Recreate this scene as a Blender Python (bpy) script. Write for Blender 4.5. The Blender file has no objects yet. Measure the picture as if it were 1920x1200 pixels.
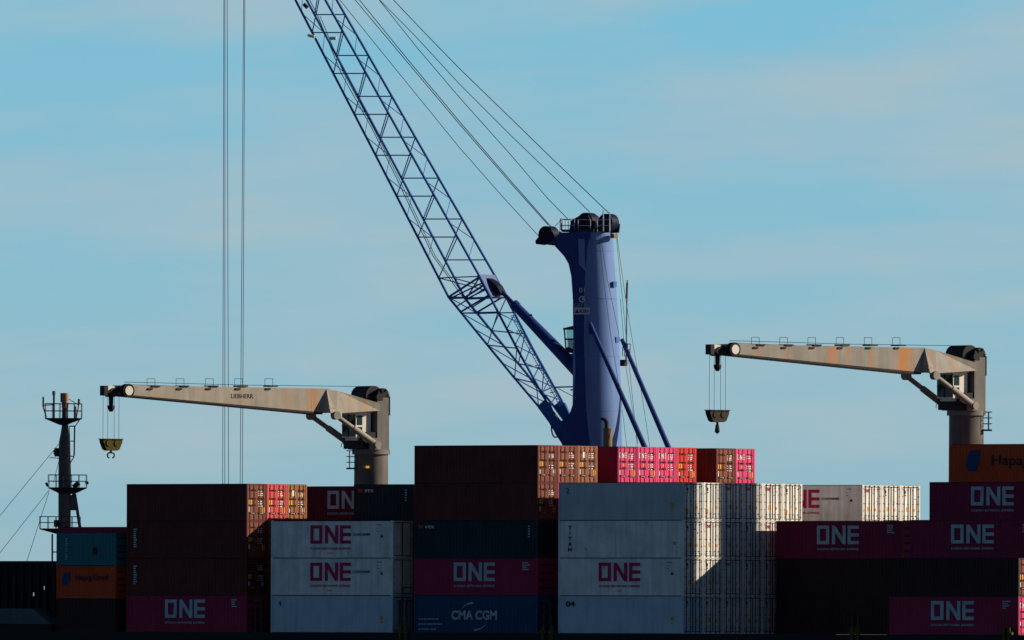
import bpy, math, random
from mathutils import Vector, Matrix
random.seed(7)
S = bpy.context.scene
COL = S.collection
# ------------------------------------------------------------------ camera
# world: +X along the ship (towards the right of the picture), +Y across it (away), Z up
TH = math.radians(38.35)
RT = Vector((math.cos(TH), math.sin(TH), 0)); FW = Vector((-math.sin(TH), math.cos(TH), 0))
DIST = 1306.0; FPX = 32000.0; HOR = 1195.0; ROLL = 0.0037
CAM = Vector((0, 0, 0)) - RT*13.1 - FW*DIST; CAM.z = 11.673
cd = bpy.data.cameras.new('camera'); cam = bpy.data.objects.new('camera', cd); COL.objects.link(cam)
cd.lens = 600; cd.sensor_width = 36; cd.clip_start = 5; cd.clip_end = 30000
cd.shift_y = (HOR-600)/1920
rx, ux = RT*math.cos(ROLL)+Vector((0, 0, math.sin(ROLL))), -RT*math.sin(ROLL)+Vector((0, 0, math.cos(ROLL)))
m = Matrix((rx, ux, -FW)).transposed().to_4x4(); m.translation = CAM
cam.matrix_world = m
S.camera = cam
def ray(px, py):
    return (rx*((px-960)/FPX) + ux*((HOR-py)/FPX) + FW)
def hit(px, py, P0, n):
    d = ray(px, py); return CAM + d*((P0-CAM).dot(n)/d.dot(n))
def at_v(px, py, v): return hit(px, py, Vector((0, v, 0)), Vector((0, 1, 0)))
# ------------------------------------------------------------------ sky and sun
SUN_AZ = math.radians(45.6); SUN_EL = math.radians(21.5)
sund = Vector((math.cos(SUN_AZ)*math.cos(SUN_EL), math.sin(SUN_AZ)*math.cos(SUN_EL), math.sin(SUN_EL)))
sl = bpy.data.lights.new('sun', 'SUN'); sl.energy = 5.0; sl.angle = math.radians(0.5); sl.color = (1.0, 0.86, 0.68)
so = bpy.data.objects.new('sun', sl); COL.objects.link(so); so.location = (0, 0, 200)
so.rotation_euler = sund.to_track_quat('Z', 'Y').to_euler()
W = bpy.data.worlds.new('World'); S.world = W; W.use_nodes = True
nt = W.node_tree; N = nt.nodes; L = nt.links; N.clear()
out = N.new('ShaderNodeOutputWorld'); b1 = N.new('ShaderNodeBackground'); b2 = N.new('ShaderNodeBackground'); mx = N.new('ShaderNodeMixShader')
sky = N.new('ShaderNodeTexSky'); sky.sky_type = 'NISHITA'; sky.sun_disc = False
sky.sun_elevation = SUN_EL; sky.sun_rotation = math.pi/2-SUN_AZ; sky.ozone_density = 3.0; sky.air_density = .45; sky.dust_density = .1
L.new(sky.outputs[0], b1.inputs[0]); b1.inputs[1].default_value = 0.05
tc = N.new('ShaderNodeTexCoord'); sep = N.new('ShaderNodeSeparateXYZ'); L.new(tc.outputs['Generated'], sep.inputs[0])
# the band of air just over the horizon: teal, paler and greyer downwards, thin streaks of high cloud
ramp = N.new('ShaderNodeValToRGB'); mr = N.new('ShaderNodeMapRange'); mr.inputs['From Max'].default_value = 0.04
L.new(sep.outputs[2], mr.inputs['Value'])
tilt = N.new('ShaderNodeMapping'); tilt.inputs['Rotation'].default_value = (math.radians(-4), 0, -TH); tilt.inputs['Scale'].default_value = (1, 1, 1)
L.new(tc.outputs['Generated'], tilt.inputs[0])
st = N.new('ShaderNodeMapping'); st.inputs['Scale'].default_value = (26, 26, 130); L.new(tilt.outputs[0], st.inputs[0])
nz = N.new('ShaderNodeTexNoise'); nz.inputs['Scale'].default_value = 1.3; nz.inputs['Detail'].default_value = 4; nz.inputs['Roughness'].default_value = .55
L.new(st.outputs[0], nz.inputs['Vector'])
L.new(mr.outputs[0], ramp.inputs[0])
e = ramp.color_ramp.elements
e[0].position = 0.0; e[0].color = (.262, .430, .492, 1)
e[1].position = 1.0; e[1].color = (.182, .468, .630, 1)
x = e.new(.45); x.color = (.248, .464, .560, 1)
cr = N.new('ShaderNodeMapRange'); cr.inputs['From Min'].default_value = .42; cr.inputs['From Max'].default_value = .72; cr.inputs['To Max'].default_value = .95
L.new(nz.outputs['Fac'], cr.inputs['Value'])
mc = N.new('ShaderNodeMix'); mc.data_type = 'RGBA'; mc.inputs[7].default_value = (.355, .470, .525, 1)
L.new(cr.outputs[0], mc.inputs[0]); L.new(ramp.outputs[0], mc.inputs[6])
L.new(mc.outputs[2], b2.inputs[0]); b2.inputs[1].default_value = 1.0
mz = N.new('ShaderNodeMapRange'); mz.interpolation_type = 'SMOOTHSTEP'; mz.inputs['From Min'].default_value = .045; mz.inputs['From Max'].default_value = .075
L.new(sep.outputs[2], mz.inputs['Value']); L.new(mz.outputs[0], mx.inputs[0])
L.new(b2.outputs[0], mx.inputs[1]); L.new(b1.outputs[0], mx.inputs[2]); L.new(mx.outputs[0], out.inputs[0])
S.view_settings.view_transform = 'Standard'; S.view_settings.look = 'None'
S.view_settings.exposure = 0.12; S.view_settings.gamma = 1.0
S.cycles.max_bounces = 6

# ------------------------------------------------------------------ materials
MATS = {}
def paint(name, rgb, rough=.55, var=.25, rust=.0, rust_rgb=(.28, .11, .04), metal=0., sc=1.0, streak=False, spec=.12):
    if name in MATS: return MATS[name]
    mt = bpy.data.materials.new(name); mt.use_nodes = True
    n = mt.node_tree.nodes; l = mt.node_tree.links; bs = n['Principled BSDF']
    t = n.new('ShaderNodeTexCoord'); oi = n.new('ShaderNodeObjectInfo')
    ad = n.new('ShaderNodeVectorMath'); ad.operation = 'ADD'
    mu = n.new('ShaderNodeMath'); mu.operation = 'MULTIPLY'; mu.inputs[1].default_value = 50
    l.new(oi.outputs['Random'], mu.inputs[0]); l.new(t.outputs['Object'], ad.inputs[0]); l.new(mu.outputs[0], ad.inputs[1])
    n1 = n.new('ShaderNodeTexNoise'); n1.inputs['Scale'].default_value = .7*sc; n1.inputs['Detail'].default_value = 6
    l.new(ad.outputs[0], n1.inputs['Vector'])
    mp = n.new('ShaderNodeMapping'); mp.inputs['Scale'].default_value = (3*sc, 3*sc, .25*sc); l.new(ad.outputs[0], mp.inputs[0])
    n2 = n.new('ShaderNodeTexNoise'); n2.inputs['Scale'].default_value = 1.0; n2.inputs['Detail'].default_value = 5; l.new(mp.outputs[0], n2.inputs['Vector'])
    m1 = n.new('ShaderNodeMapRange'); m1.inputs['From Min'].default_value = .3; m1.inputs['From Max'].default_value = .7
    m1.inputs['To Min'].default_value = 1-var; m1.inputs['To Max'].default_value = 1+var*.5
    av = n.new('ShaderNodeMath'); av.operation = 'ADD'; l.new(n1.outputs[0], av.inputs[0]); l.new(n2.outputs[0], av.inputs[1])
    hv = n.new('ShaderNodeMath'); hv.operation = 'MULTIPLY'; hv.inputs[1].default_value = .5; l.new(av.outputs[0], hv.inputs[0]); l.new(hv.outputs[0], m1.inputs[0])
    vm = n.new('ShaderNodeVectorMath'); vm.operation = 'SCALE'; vm.inputs[0].default_value = rgb; l.new(m1.outputs[0], vm.inputs['Scale'])
    src = vm.outputs[0]
    if rust > 0:
        mp3 = n.new('ShaderNodeMapping'); mp3.inputs['Scale'].default_value = (2.2*sc, 2.2*sc, .35*sc) if streak else (2.5*sc, 2.5*sc, 1.6*sc); l.new(ad.outputs[0], mp3.inputs[0])
        n3 = n.new('ShaderNodeTexNoise'); n3.inputs['Scale'].default_value = .8; n3.inputs['Detail'].default_value = 8; n3.inputs['Roughness'].default_value = .65; l.new(mp3.outputs[0], n3.inputs[0])
        m3 = n.new('ShaderNodeMapRange'); m3.inputs['From Min'].default_value = .72-rust*.25; m3.inputs['From Max'].default_value = .80-rust*.2; m3.inputs['To Max'].default_value = .85
        l.new(n3.outputs[0], m3.inputs[0])
        mm = n.new('ShaderNodeMix'); mm.data_type = 'RGBA'; mm.inputs[7].default_value = (*rust_rgb, 1)
        l.new(m3.outputs[0], mm.inputs[0]); l.new(src, mm.inputs[6]); src = mm.outputs[2]
    l.new(src, bs.inputs['Base Color'])
    bs.inputs['Roughness'].default_value = rough; bs.inputs['Metallic'].default_value = metal
    if 'Specular IOR Level' in bs.inputs: bs.inputs['Specular IOR Level'].default_value = spec
    MATS[name] = mt; return mt
M = lambda k: MATS[k]
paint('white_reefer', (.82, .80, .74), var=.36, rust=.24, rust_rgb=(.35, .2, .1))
paint('shaded_white_reefer', (.50, .55, .56), var=.2, rust=.12, rust_rgb=(.35, .2, .1))  # white with side shade put into the colour; its doors stay plain white
paint('shaded_magenta', (.26, .017, .065), var=.25)  # magenta darkened to carry the shade of unlit container sides
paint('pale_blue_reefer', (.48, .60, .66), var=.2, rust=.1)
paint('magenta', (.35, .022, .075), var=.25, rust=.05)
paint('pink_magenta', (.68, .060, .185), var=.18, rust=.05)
paint('red', (.58, .040, .040), var=.2, rust=.05)
paint('salmon_red', (.60, .085, .085), var=.2, rust=.1)
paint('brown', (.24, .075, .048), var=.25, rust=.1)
paint('tan_brown', (.30, .12, .065), var=.25, rust=.1)
paint('orange_brown', (.34, .125, .055), var=.2, rust=.1)
paint('shaded_brown', (.13, .028, .024), var=.3, rust=.1)  # brown with the shade of unlit sides put into its colour
paint('maroon', (.13, .013, .026), var=.25)
paint('black_and_shaded_brown', (.042, .018, .020), var=.3)  # black parts, and one brown container's side darkened for shade
paint('navy', (.015, .036, .046), var=.3)
paint('plate_dark', (.012, .018, .026), var=.3)
paint('cma_blue', (.012, .065, .150), var=.25)
paint('teal', (.030, .190, .215), var=.2, rust=.1)
paint('orange', (.62, .078, .018), var=.2, rust=.1)
paint('rubber', (.02, .02, .022), var=.2, rough=.8)
paint('steel', (.30, .29, .27), var=.2, metal=.3)
paint('rod_steel', (.06, .05, .05), var=.2)
paint('white_mark', (.78, .78, .76), var=.2, sc=3)
paint('pale_mark', (.42, .55, .60), var=.35, sc=2.5)
paint('black_mark', (.025, .025, .03), var=.1)
paint('magenta_mark', (.50, .018, .10), var=.3, sc=2.5)
paint('yellow_mark', (.80, .45, .03), var=.1)
paint('orange_mark', (.78, .33, .05), var=.1)
paint('blue_mark', (.012, .055, .17), var=.1)
paint('sky_blue_mark', (.22, .42, .60), var=.1)
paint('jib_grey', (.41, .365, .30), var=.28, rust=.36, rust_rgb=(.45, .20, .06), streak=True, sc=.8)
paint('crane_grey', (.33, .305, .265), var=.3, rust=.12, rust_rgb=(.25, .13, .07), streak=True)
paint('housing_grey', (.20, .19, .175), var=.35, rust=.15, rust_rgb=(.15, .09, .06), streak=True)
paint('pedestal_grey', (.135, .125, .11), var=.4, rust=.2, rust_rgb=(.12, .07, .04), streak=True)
paint('hatch_blue', (.06, .14, .42), var=.2)
paint('crane_pale', (.15, .20, .38), var=.2)
paint('crane_navy', (.008, .013, .035), var=.2)
paint('boom_blue', (.028, .110, .38), var=.15)
paint('block_brown', (.045, .035, .022), var=.3, rust=.2)
paint('dark_steel', (.035, .033, .034), var=.3, rust=.2)
paint('cab_white', (.80, .76, .66), var=.1)
paint('glass_dark', (.03, .05, .06), rough=.1, var=.1)
paint('hook_yellow', (.085, .070, .008), var=.35, rust=.3)
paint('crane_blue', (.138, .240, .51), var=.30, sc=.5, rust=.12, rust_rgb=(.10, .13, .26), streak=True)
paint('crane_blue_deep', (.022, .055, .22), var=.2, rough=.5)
paint('pale_steel', (.55, .58, .66), var=.15)
paint('rope', (.022, .025, .03), var=.1, rough=.7)
paint('mast_grey', (.13, .125, .12), var=.35, rust=.3)
paint('mast_top', (.45, .26, .15), var=.3, rust=.3)
paint('hull_black', (.012, .014, .018), var=.3, rust=.1)
paint('deck_green', (.03, .045, .04), var=.3, rust=.2)
paint('hatch_grey', (.08, .11, .12), var=.3)
paint('concrete', (.30, .29, .27), var=.2, sc=.1)
paint('brown_pipe', (.22, .15, .09), var=.3, rust=.3)
def spots(name, lst):
    """orange rust runs at given places along the jib"""
    mt = MATS[name]; n = mt.node_tree.nodes; l = mt.node_tree.links; bs = n['Principled BSDF']; src = bs.inputs['Base Color'].links[0].from_socket
    t = n.new('ShaderNodeTexCoord'); sp = n.new('ShaderNodeSeparateXYZ'); l.new(t.outputs['Object'], sp.inputs[0])
    mp = n.new('ShaderNodeMapping'); mp.inputs['Scale'].default_value = (5, 5, .5); l.new(t.outputs['Object'], mp.inputs[0])
    nz_ = n.new('ShaderNodeTexNoise'); nz_.inputs['Scale'].default_value = 1; nz_.inputs['Detail'].default_value = 6; l.new(mp.outputs[0], nz_.inputs[0])
    acc = None
    for c_, w_, k_ in lst:
        a = n.new('ShaderNodeMath'); a.operation = 'SUBTRACT'; a.inputs[1].default_value = c_; l.new(sp.outputs[0], a.inputs[0])
        b = n.new('ShaderNodeMath'); b.operation = 'ABSOLUTE'; l.new(a.outputs[0], b.inputs[0])
        m_ = n.new('ShaderNodeMapRange'); m_.interpolation_type = 'SMOOTHSTEP'; m_.inputs['From Min'].default_value = w_; m_.inputs['From Max'].default_value = 0; m_.inputs['To Max'].default_value = k_; l.new(b.outputs[0], m_.inputs[0])
        if acc is None: acc = m_.outputs[0]
        else:
            q = n.new('ShaderNodeMath'); q.operation = 'MAXIMUM'; l.new(acc, q.inputs[0]); l.new(m_.outputs[0], q.inputs[1]); acc = q.outputs[0]
    r_ = n.new('ShaderNodeMapRange'); r_.inputs['From Min'].default_value = .36; r_.inputs['From Max'].default_value = .6; l.new(nz_.outputs[0], r_.inputs[0])
    q = n.new('ShaderNodeMath'); q.operation = 'MULTIPLY'; l.new(acc, q.inputs[0]); l.new(r_.outputs[0], q.inputs[1])
    mm = n.new('ShaderNodeMix'); mm.data_type = 'RGBA'; mm.inputs[7].default_value = (.55, .22, .05, 1); l.new(q.outputs[0], mm.inputs[0]); l.new(src, mm.inputs[6]); l.new(mm.outputs[2], bs.inputs['Base Color'])
paint('jib_grey_rusty', (.33, .305, .265), var=.3, rust=.4, rust_rgb=(.40, .20, .08), streak=True, sc=.8)
spots('jib_grey', [(6.2, .9, .9), (1.6, .4, .6), (8.6, .5, .4), (13, .3, .4), (17.5, .25, .35), (21, .3, .4), (3.0, .3, .4)])
spots('jib_grey_rusty', [(6.9, 1.2, 1.3), (21.3, .5, .7), (18.5, .4, .5), (14.0, .9, 1.0), (12.5, .35, .6), (10.2, .45, .8), (2.6, .35, .6), (4.6, .3, .6)])
def glass(name):
    mt = bpy.data.materials.new(name); mt.use_nodes = True
    n = mt.node_tree.nodes; l = mt.node_tree.links; n.clear()
    o = n.new('ShaderNodeOutputMaterial'); g = n.new('ShaderNodeBsdfGlossy'); t = n.new('ShaderNodeBsdfTransparent'); x = n.new('ShaderNodeMixShader')
    g.inputs['Roughness'].default_value = .05; g.inputs['Color'].default_value = (.5, .6, .6, 1); t.inputs['Color'].default_value = (.62, .76, .74, 1); x.inputs[0].default_value = .18
    l.new(t.outputs[0], x.inputs[1]); l.new(g.outputs[0], x.inputs[2]); l.new(x.outputs[0], o.inputs[0]); MATS[name] = mt
glass('clear_glass')
wm = bpy.data.materials.new('water'); wm.use_nodes = True
_n = wm.node_tree.nodes; _l = wm.node_tree.links; _b = _n['Principled BSDF']; _b.inputs['Base Color'].default_value = (.012, .03, .035, 1); _b.inputs['Roughness'].default_value = .12
_z = _n.new('ShaderNodeTexNoise'); _z.inputs['Scale'].default_value = .35; _z.inputs['Detail'].default_value = 6; _u = _n.new('ShaderNodeBump'); _u.inputs['Distance'].default_value = .4
_t = _n.new('ShaderNodeTexCoord'); _l.new(_t.outputs['Object'], _z.inputs['Vector']); _l.new(_z.outputs[0], _u.inputs['Height']); _l.new(_u.outputs[0], _b.inputs['Normal'])
MATS['water'] = wm

# ------------------------------------------------------------------ mesh helpers
class MB:
    def __init__(s): s.v = []; s.f = []; s.mi = []; s.k = 0
    def add(s, vs, fs):
        o = len(s.v); s.v += [tuple(q) for q in vs]; s.f += [tuple(i+o for i in q) for q in fs]; s.mi += [s.k]*len(fs); return s
    def box(s, x0, x1, y0, y1, z0, z1):
        return s.add([(x0,y0,z0),(x1,y0,z0),(x1,y1,z0),(x0,y1,z0),(x0,y0,z1),(x1,y0,z1),(x1,y1,z1),(x0,y1,z1)],
                     [(0,3,2,1),(4,5,6,7),(0,1,5,4),(1,2,6,5),(2,3,7,6),(3,0,4,7)])
    def tube(s, a, b, r, n=8, r2=None):
        a = Vector(a); b = Vector(b); d = (b-a)
        if d.length < 1e-6: return s
        d.normalize(); u = d.orthogonal().normalized(); w = d.cross(u); r2 = r if r2 is None else r2
        vs = [a+(u*math.cos(t)+w*math.sin(t))*r for t in [2*math.pi*i/n for i in range(n)]] + [b+(u*math.cos(t)+w*math.sin(t))*r2 for t in [2*math.pi*i/n for i in range(n)]]
        return s.add(vs, [(i, (i+1) % n, n+(i+1) % n, n+i) for i in range(n)] + [tuple(range(n-1, -1, -1)), tuple(range(n, 2*n))])
    def lathe(s, pts, rs, n=40):
        """one smooth skin through rings round the given centres"""
        vs = []
        for p, r in zip(pts, rs): vs += [(p[0]+r*math.cos(2*math.pi*i/n), p[1]+r*math.sin(2*math.pi*i/n), p[2]) for i in range(n)]
        k = len(pts)
        return s.add(vs, [(j*n+i, j*n+(i+1) % n, (j+1)*n+(i+1) % n, (j+1)*n+i) for j in range(k-1) for i in range(n)]+[tuple(range(n-1, -1, -1)), tuple(range((k-1)*n, k*n))])
    def path(s, pts, r, n=6):
        for a, b in zip(pts[:-1], pts[1:]): s.tube(a, b, r, n)
        return s
    def prism(s, poly, y0, y1, mp=None, poly2=None):
        """poly: list of (x,z); extruded from y0 to y1 (poly2: another outline at y1)"""
        q = poly2 or poly; n = len(poly)
        vs = [(a, y0, c) for a, c in poly] + [(a, y1, c) for a, c in q]
        if mp: vs = [mp(*t) for t in vs]
        return s.add(vs, [tuple(range(n)), tuple(range(2*n-1, n-1, -1))] + [(i, n+i, n+(i+1) % n, (i+1) % n) for i in range(n)])
    def build(s, name, mats, parent=None, smooth=False, fix=True):
        me = bpy.data.meshes.new(name); me.from_pydata(s.v, [], s.f)
        for q in (mats if isinstance(mats, (list, tuple)) else [mats]): me.materials.append(M(q) if isinstance(q, str) else q)
        me.polygons.foreach_set('material_index', s.mi)
        if fix:
            import bmesh
            bm = bmesh.new(); bm.from_mesh(me); bmesh.ops.recalc_face_normals(bm, faces=bm.faces); bm.to_mesh(me); bm.free()
        if smooth:
            me.polygons.foreach_set('use_smooth', [True]*len(me.polygons))
            me.set_sharp_from_angle(angle=math.radians(40))
        o = bpy.data.objects.new(name, me); COL.objects.link(o)
        if parent: o.parent = parent
        return o
def tag(o, label=None, cat=None, group=None, kind=None):
    for k, v in (('label', label), ('category', cat), ('group', group), ('kind', kind)):
        if v: o[k] = v
    return o
def empty(name, loc, rz, label, cat, group=None):
    o = bpy.data.objects.new(name, None); COL.objects.link(o); o.location = loc; o.rotation_euler = (0, 0, rz)
    o.empty_display_size = 1; return tag(o, label, cat, group)
def inst(name, me, parent, loc=(0, 0, 0)):
    o = bpy.data.objects.new(name, me); COL.objects.link(o); o.parent = parent; o.location = loc; return o
_tx = {}
BOLD = {'T': .04, 'A': .04, 'N': .04, 'I': .04, 'CMA CGM': .035, 'Hapag-Lloyd': .012, 'VTX': .03, 'LIEBHERR': .008, '04': .03, '01': .01, 'ACERA': .03, 'CONTAINER': .02, 'OCEAN NETWORK EXPRESS': .015}
def text_mb(s, width, height, ox, oz, fn):
    """lettering outline as thin solid; fn maps (x, z, depth) to local coords"""
    if s not in _tx:
        c = bpy.data.curves.new('t', 'FONT'); c.body = s; c.extrude = .5; c.resolution_u = 3; c.offset = BOLD.get(s, 0)
        o = bpy.data.objects.new('t', c); COL.objects.link(o)
        dg = bpy.context.evaluated_depsgraph_get(); me = bpy.data.meshes.new_from_object(o.evaluated_get(dg))
        v = [tuple(q.co) for q in me.vertices]; f = [tuple(p.vertices) for p in me.polygons]
        bpy.data.objects.remove(o); bpy.data.curves.remove(c); bpy.data.meshes.remove(me)
        xs = [q[0] for q in v]; ys = [q[1] for q in v]
        x0, x1, y0, y1 = min(xs), max(xs), min(ys), max(ys)
        _tx[s] = ([((q[0]-x0)/(x1-x0), (q[1]-y0)/(y1-y0), q[2]+.5) for q in v], f)
    v, f = _tx[s]
    return [fn(ox+a*width, oz+b*height, d) for a, b, d in v], f
def poly_solid(mb, poly, fn, t=.008):
    n = len(poly); vs = [fn(a, c, 0) for a, c in poly]+[fn(a, c, 1) for a, c in poly]
    mb.add(vs, [tuple(range(n)), tuple(range(2*n-1, n-1, -1))]+[(i, n+i, n+(i+1) % n, (i+1) % n) for i in range(n)])
def one_logo(mb, ox, oz, w, h, fn):
    """the three block letters: O an upright frame, N, E"""
    X = lambda a: ox+a*w/4.05
    Z = lambda b: oz+b*h/1.43
    s = .30
    P = lambda pts: poly_solid(mb, [(X(a), Z(b)) for a, b in pts], fn)
    P([(0, 0), (1.19, 0), (1.19, s*.85), (0, s*.85)]); P([(0, 1.43-s*.85), (1.19, 1.43-s*.85), (1.19, 1.43), (0, 1.43)])
    P([(0, s*.85), (s, s*.85), (s, 1.43-s*.85), (0, 1.43-s*.85)]); P([(1.19-s, s*.85), (1.19, s*.85), (1.19, 1.43-s*.85), (1.19-s, 1.43-s*.85)])
    P([(1.46, 0), (1.46+s, 0), (1.46+s, 1.43), (1.46, 1.43)]); P([(2.78-s, 0), (2.78, 0), (2.78, 1.43), (2.78-s, 1.43)])
    P([(1.46+s, 1.43), (1.46+s, .93), (2.78-s, 0), (2.78-s, .5)])
    P([(2.96, 0), (2.96+s, 0), (2.96+s, 1.43), (2.96, 1.43)])
    for z0 in (0, .58, 1.43-s*.85): P([(2.96+s, z0), (4.05, z0), (4.05, z0+s*.85), (2.96+s, z0+s*.85)])

# ------------------------------------------------------------------ containers
CW = 2.438; PITCH = 2.9; Z0 = 12.0; CP = 2.5
side = lambda x, z, d: (x, -.004-.008*d, z)            # lettering on the near long wall
_cache = {}
def body_mesh(Lc, H, mat, reefer, doors):
    k = ('b', Lc, H, mat, reefer, doors)
    if k in _cache: return _cache[k]
    mb = MB(); h = Lc/2; p = .16
    # frame: four posts, rails, corner castings standing a little proud
    for x0 in (-h, h-p):
        for y0 in (0, CW-p): mb.box(x0, x0+p, y0, y0+p, .12, H-.12)
    for z0, z1, y in ((.02, .18, .018), (H-.12, H-.045, .018)):
        mb.box(-h+p, h-p, y, .09, z0, z1); mb.box(-h+p, h-p, CW-.09, CW-y, z0, z1)
    for x0 in (-h, h-p):
        mb.box(x0+.01, x0+p-.01, p, CW-p, .004, .14); mb.box(x0+.01, x0+p-.01, p, CW-p, H-.12, H-.02)
    mb.k = 1  # dark filler strips added to close and darken the gaps between tiers
    mb.box(-h+p, h-p, .045, .10, H-.06, H+.003); mb.box(-h+p, h-p, CW-.10, CW-.045, H-.06, H+.003)
    for x0 in (-h+.045, h-.10): mb.box(x0, x0+.055, p, CW-p, H-.03, H+.003)
    mb.box(-h+p, h-p, .03, CW-.03, -.003, .06)
    mb.k = 0
    # long walls
    if reefer:
        mb.box(-h+p, h-p, .03, CW-.03, .18, H-.12)
        nb = 10
        for i in range(1, nb):
            xx = -h+p+(Lc-2*p)*i/nb; mb.box(xx-.012, xx+.012, .022, .0305, .2, H-.14)
    else:
        for y, sg in ((.028, 1), (CW-.028, -1)):
            xs = []; x = -h+p; pit = .32
            n = int((Lc-2*p)/pit); pit = (Lc-2*p)/n
            for i in range(n):
                a = -h+p+i*pit
                xs += [(a, 0), (a+.34*pit, 0), (a+.5*pit, .038), (a+.84*pit, .038)]
            xs.append((h-p, 0))
            vs = [(a, y+sg*d, .18) for a, d in xs]+[(a, y+sg*d, H-.12) for a, d in xs]; q = len(xs)
            mb.add(vs, [(i, i+1, q+i+1, q+i) if sg > 0 else (i+1, i, q+i, q+i+1) for i in range(q-1)])
        mb.box(-h+.05, h-.12, .075, CW-.075, .1, H-.05)
    mb.box(-h+.03, h-.06, .10, CW-.10, H-.05, H-.025)
    mb.box(-h+.04, -h+.07, p, CW-p, .14, H-.12)
    mb.k = 1
    mb.box(h-.10, h-.07, p, CW-p, .14, H-.12)              # dark door seal behind the leaves
    mb.k = 2
    for x0 in (-h-.004, h-.178+.004):
        for y0 in (-.004, CW-.162+.004):
            for z0 in (0, H-.118): mb.box(x0, x0+.178, y0, y0+.162, z0, z0+.118)
    o = mb.build('body', [mat, 'rubber', mat], fix=False); me = o.data; bpy.data.objects.remove(o)
    _cache[k] = me; return me
def door_mesh(H, mat, reefer, leaf, hw):
    k = ('d', H, mat, reefer, leaf)
    if k in _cache: return _cache[k]
    mb = MB(); y0 = .165 if leaf == 0 else CW/2+.012; y1 = CW/2-.012 if leaf == 0 else CW-.165
    zb, zt = .15, H-.13; D = H-.28
    if reefer:
        mb.box(hw-.07, hw-.03, y0, y1, zb, zt)
        mb.k = 1
        for yy in (y0+.001, y1-.051): mb.box(hw-.03, hw-.018, yy, yy+.05, zb, zt)
        for z_ in (zb, zt-.05): mb.box(hw-.03, hw-.019, y0+.051, y1-.051, z_, z_+.05)
        for f_ in (.06, .28, .5, .72, .94):
            yy = y0-.03 if leaf == 0 else y1-.05
            mb.box(hw-.018, hw+.012, yy, yy+.09, zb+D*f_-.035, zb+D*f_+.035)
    else:
        pr = [(zb, 0)]
        for c in (.17, .40, .60, .85):
            z = zb+D*c; pr += [(z-.09, 0), (z-.06, -.045), (z+.05, -.045), (z+.08, 0)]
        pr.append((zt, 0)); n = len(pr); yA, yB = y0+.09, y1-.09
        mb.add([(hw-.035+d, yA, z) for z, d in pr]+[(hw-.035+d, yB, z) for z, d in pr], [(i, n+i, n+i+1, i+1) for i in range(n-1)])
        mb.box(hw-.07, hw-.028, y0, yA, zb, zt); mb.box(hw-.07, hw-.028, yB, y1, zb, zt)
        mb.box(hw-.07, hw-.028, yA, yB, zb, zb+.05); mb.box(hw-.07, hw-.028, yA, yB, zt-.05, zt)
    o = mb.build('door', [mat, 'rubber'], fix=False); me = o.data; bpy.data.objects.remove(o)
    _cache[k] = me; return me
def rod_mesh(H, hw, mat):
    k = ('r', H, hw, mat)
    if k in _cache: return _cache[k]
    mb = MB(); mb.tube((hw+.01, 0, .05), (hw+.01, 0, H-.05), .028, 6)
    for z in (.09, .35, H*.5, H-.35, H-.09): mb.box(hw-.028, hw+.03, -.05, .05, z-.03, z+.03)
    o = mb.build('rod', mat, fix=False); me = o.data; bpy.data.objects.remove(o); _cache[k] = me; return me
def handle_mesh(H, hw, z):
    k = ('h', H, hw, z)
    if k in _cache: return _cache[k]
    mb = MB().box(hw+.02, hw+.04, 0, .42, z, z+.045).box(hw-.02, hw+.05, .34, .40, z-.06, z+.08)
    o = mb.build('h', 'steel', fix=False); me = o.data; bpy.data.objects.remove(o); _cache[k] = me; return me
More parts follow.
